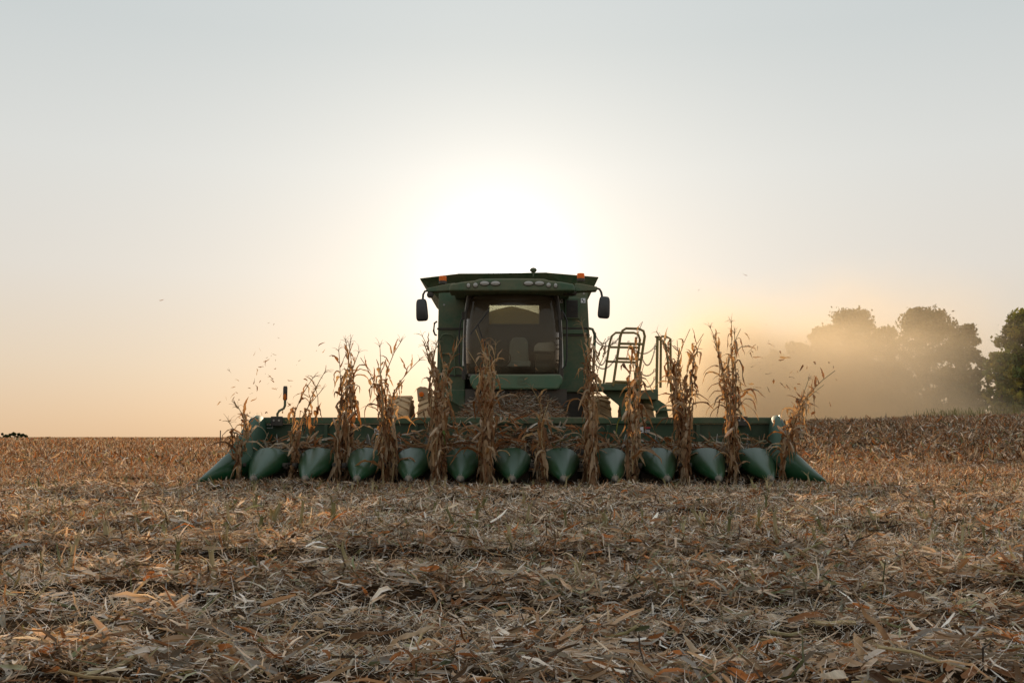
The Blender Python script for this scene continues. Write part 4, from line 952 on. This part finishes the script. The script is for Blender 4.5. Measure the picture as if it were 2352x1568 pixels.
# leaf blades that stick out from the ends of the header
for (px, py, Y, rot, s, lb) in ((580, 958, 15.9, (0, .45, math.pi), 1.0, 'long brown leaf sticking out left over the end snout'), (1800, 985, 15.8, (0, -.05, 0), 1.1, 'long brown leaf arching out right over the end hood')):
    o = link('stray_leaf', ARCH[3]); o.location = at(px, py, Y); o.rotation_euler = rot; o.scale = (.75 * s,) * 3; tag(o, lb, 'corn leaf')

# ------------------------------------------------------------------ trees
def tree(name, px, Y, top_py, hw_px, label, seed, n=16000, cols=((.035, .05, .015), (.055, .065, .02), (.08, .085, .025)), base_w=.8, leaf=.16, group='trees standing along the field edge', lean=0, zbase=None, clumps=270, wide_low=True):
    r = np.random.default_rng(seed); c = at(px, 1000, Y); H = Z(top_py, Y); hw = hw_px / F * Y
    zb = float(gz(c.x, Y)) - .2 if zbase is None else zbase
    root = empty(name, (c.x, Y, zb), label, 'tree' if 'bush' not in name else 'bush', group)
    rr = random.Random(seed); HH = H - zb
    tips = []
    b = MB(); b.tube([Vector((c.x, Y, zb)), Vector((c.x + lean * .3, Y, zb + HH * .35)), Vector((c.x + lean, Y, zb + HH * .75))], HH * .026, 8, True, HH * .01); b.build('trunk', M_BARK, root, smooth=60)
    # clumps of foliage spread through the crown
    cl = []
    for k in range(clumps):
        v = rr.uniform(.04, .97) if wide_low else rr.uniform(.3, .97); ang_ = rr.uniform(0, 6.28)
        prof = math.sqrt(max(0.02, 1 - ((v - .42) / .60) ** 2)) if v > .42 else .80 + .2 * v / .42
        rad = hw * prof * (rr.random() ** .4) * rr.uniform(.74, 1.02)
        cr_ = hw * rr.uniform(.12, .26) * (1.25 if rad < hw * .4 else .85)
        cl.append((c.x + lean * v + math.cos(ang_) * rad, Y + math.sin(ang_) * rad, zb + HH * v - cr_ * .6, cr_))
    bb = MB()
    for k in range(min(clumps, 14)):
        q = cl[k]; s0 = Vector((c.x + lean * .3, Y, zb + HH * rr.uniform(.2, .45))); e = Vector(q[:3]); bb.tube([s0, s0.lerp(e, .5) + Vector((0, 0, .3)), e], HH * .008, 5, True, HH * .002)
    bb.build('limb', M_BARK, root, smooth=60)
    cl = np.array(cl); wt = cl[:, 3] ** 1.7; ci = r.choice(len(cl), n, p=wt / wt.sum())
    d = r.normal(0, 1, (n, 3)); d /= np.linalg.norm(d, axis=1)[:, None]; rad = r.random(n) ** .5 * (1 + .28 * np.abs(r.normal(0, 1, n)) * (r.random(n) < .22))
    Pn = cl[ci, :3] + d * (cl[ci, 3] * rad)[:, None] * np.array([1, 1, .82]); Pn[:, 2] = np.maximum(Pn[:, 2], zb + .15)
    a = r.normal(0, 1, (n, 3)); a /= np.linalg.norm(a, axis=1)[:, None]; t2 = np.cross(a, r.normal(0, 1, (n, 3))); t2 /= np.linalg.norm(t2, axis=1)[:, None]
    s = leaf * r.uniform(.6, 1.4, n)[:, None]
    Vv = np.stack([Pn - a * s, Pn + t2 * s * .5, Pn + a * s, Pn - t2 * s * .5], 1).reshape(-1, 3)
    Qq = np.arange(4 * n).reshape(-1, 4); cm = np.array(cols)[r.integers(0, len(cols), len(cl))][ci] * r.uniform(.75, 1.25, n)[:, None]
    o = link('crown', np_mesh('crown', Vv, Qq, M_TREE, np.repeat(cm, 4, 0)), root); o.matrix_parent_inverse = Matrix.Translation(-root.location)
    return root
GR = ((.11, .15, .025), (.17, .19, .03), (.26, .24, .045), (.06, .085, .02))
tree('broadleaf_tree', 1965, 92, 700, 78, 'dusty broadleaf tree with a twin domed top left of the highest round crown', 1, 18750)
tree('broadleaf_tree', 1895, 90, 738, 52, 'dusty tree with a lower domed crown on the left shoulder of the twin topped tree', 2, 11250)
tree('broadleaf_tree', 1840, 94, 778, 50, 'half hidden tree sloping down into the thick of the dust', 3, 10000)
tree('broadleaf_tree', 1786, 100, 798, 42, 'low faint tree behind the brightest dust', 4, 7500)
tree('broadleaf_tree', 1738, 108, 828, 42, 'faintest low tree at the left end of the dusty tree line', 5, 6250)
tree('broadleaf_tree', 2040, 96, 742, 52, 'open crowned tree filling the dip between the two tallest crowns', 6, 10000)
tree('broadleaf_tree', 2135, 90, 698, 92, 'largest round crowned tree rising above the dust', 7, 25000)
tree('broadleaf_tree', 2222, 88, 735, 52, 'dark tree on the right flank of the largest round crown', 8, 12500)
tree('broadleaf_tree', 2225, 80, 880, 44, 'low bushy tree in shade at the right foot of the tree group', 9, 7500)
tree('green_tree', 2385, 74, 700, 92, 'sunlit yellow green tree at the right edge of the field', 10, 21000, GR, leaf=.17)
tree('green_tree', 2305, 70, 800, 46, 'small green tree leaning out before the sunlit tree at the right', 11, 5000, GR, leaf=.15)
for i, (px, tp, h_) in enumerate(((12, 993, 14), (34, 991, 16), (52, 996, 12), (-20, 991, 20))):
    tree('distant_tree', px, 420 + i * 10, tp, h_, ['round dark tree far off at the left horizon', 'tallest of the tiny dark trees far off at the left horizon', 'lowest tiny tree at the right end of the far left clump', 'tiny tree cut by the left edge on the horizon'][i], 20 + i, 1800, ((.03, .045, .015), (.05, .06, .02)), leaf=.5, group='tiny trees on the left horizon', zbase=-1, clumps=14)
# tall grass along the edge beneath the trees
n = 5200; x = rng.uniform(22, 44, n); y = rng.uniform(51, 60, n); k = rng.random(n) < .25 + .75 * np.exp(-((x / y - (2180 - 1176) / F) / .035) ** 2); x, y = x[k], y[k]; n = len(x)
gcol = np.array([[.22, .22, .09], [.30, .26, .13], [.16, .18, .06]])[rng.integers(0, 3, n)]
v_, q_, t_ = ribbons(np.stack([x, y, gz(x, y)], -1), rng.uniform(0, 6.28, n), rng.uniform(1.0, 1.5, n), rng.normal(0, 1, n), rng.uniform(.25, .75, n), rng.uniform(.012, .03, n), rng.normal(.1, .1, n), rng.normal(0, 1, n), 3, gcol, centre=False)
tag(link('tall_grass', np_mesh('tall_grass', v_, q_, M_RES, t_)), 'tall pale grass along the field edge below the trees', kind='stuff')
tubes_m = MB(); q = at(506, 1003, 60); tubes_m.cyl((q.x, 60, 0), (q.x, 60, Z(988, 60)), .03, n=6); mk = tubes_m.build('marker_stake', M_DARK); tag(mk, 'thin stake standing in the field left of the end snout', 'stake')

# ------------------------------------------------------------------ dust behind the machine
def dust_box(name, x0, x1, y0, y1, z0, z1, dens, centre, radii, label, nscale=.13, aniso=.30, col=(.975, .78, .545)):
    o = MB().box(x0, x1, y0, y1, z0, z1).build(name, None) if False else None
    b = MB().box(x0, x1, y0, y1, z0, z1); me = bpy.data.meshes.new(name); me.from_pydata(b.v, [], b.f); me.update()
    m = bpy.data.materials.new(name); m.use_nodes = True; t = m.node_tree; t.nodes.remove(t.nodes['Principled BSDF'])
    pv = t.nodes.new('ShaderNodeVolumePrincipled'); pv.inputs['Color'].default_value = (*col, 1); pv.inputs['Anisotropy'].default_value = aniso
    tc_ = t.nodes.new('ShaderNodeTexCoord'); tot = None
    nz = noise(t, nscale, 4, .55, tc_.outputs['Object'], sc=(1, .7, 1.25))
    for (cx, cy, cz), (rx, ry, rz), am in zip(centre, radii, dens):
        mp = t.nodes.new('ShaderNodeMapping'); mp.vector_type = 'POINT'; t.links.new(tc_.outputs['Object'], mp.inputs[0])
        mp.inputs['Location'].default_value = (-cx / rx, -cy / ry, -cz / rz); mp.inputs['Scale'].default_value = (1 / rx, 1 / ry, 1 / rz)
        ln = t.nodes.new('ShaderNodeVectorMath'); ln.operation = 'LENGTH'; t.links.new(mp.outputs[0], ln.inputs[0])
        sh = math_node(t, 'ADD', ln.outputs['Value'], math_node(t, 'MULTIPLY_ADD', nz, 1.5, -.75))
        g = math_node(t, 'EXPONENT', math_node(t, 'MULTIPLY', math_node(t, 'POWER', math_node(t, 'MAXIMUM', sh, 0.0), 2.2), -1.6))
        g = math_node(t, 'MULTIPLY', g, am); tot = g if tot is None else math_node(t, 'ADD', tot, g)
    tot = math_node(t, 'MAXIMUM', math_node(t, 'SUBTRACT', tot, .0015), 0)
    t.links.new(tot, pv.inputs['Density']); t.links.new(pv.outputs[0], t.nodes['Material Output'].inputs['Volume'])
    me.materials.append(m); o = link(name, me); return tag(o, label, kind='stuff')
dust_box('dust_cloud', 8, 37.5, 53, 86, -1, 14, (.27, .085, .10, .004), ((17.5, 70, 3.0), (24.5, 68, 4.0), (29, 64, .6), (31.5, 68, 6)), ((8, 16, 5.6), (5.5, 13, 5.6), (6.0, 10, 2.2), (3.0, 10, 3.6)), 'tan cloud of harvest dust drifting in front of the trees')
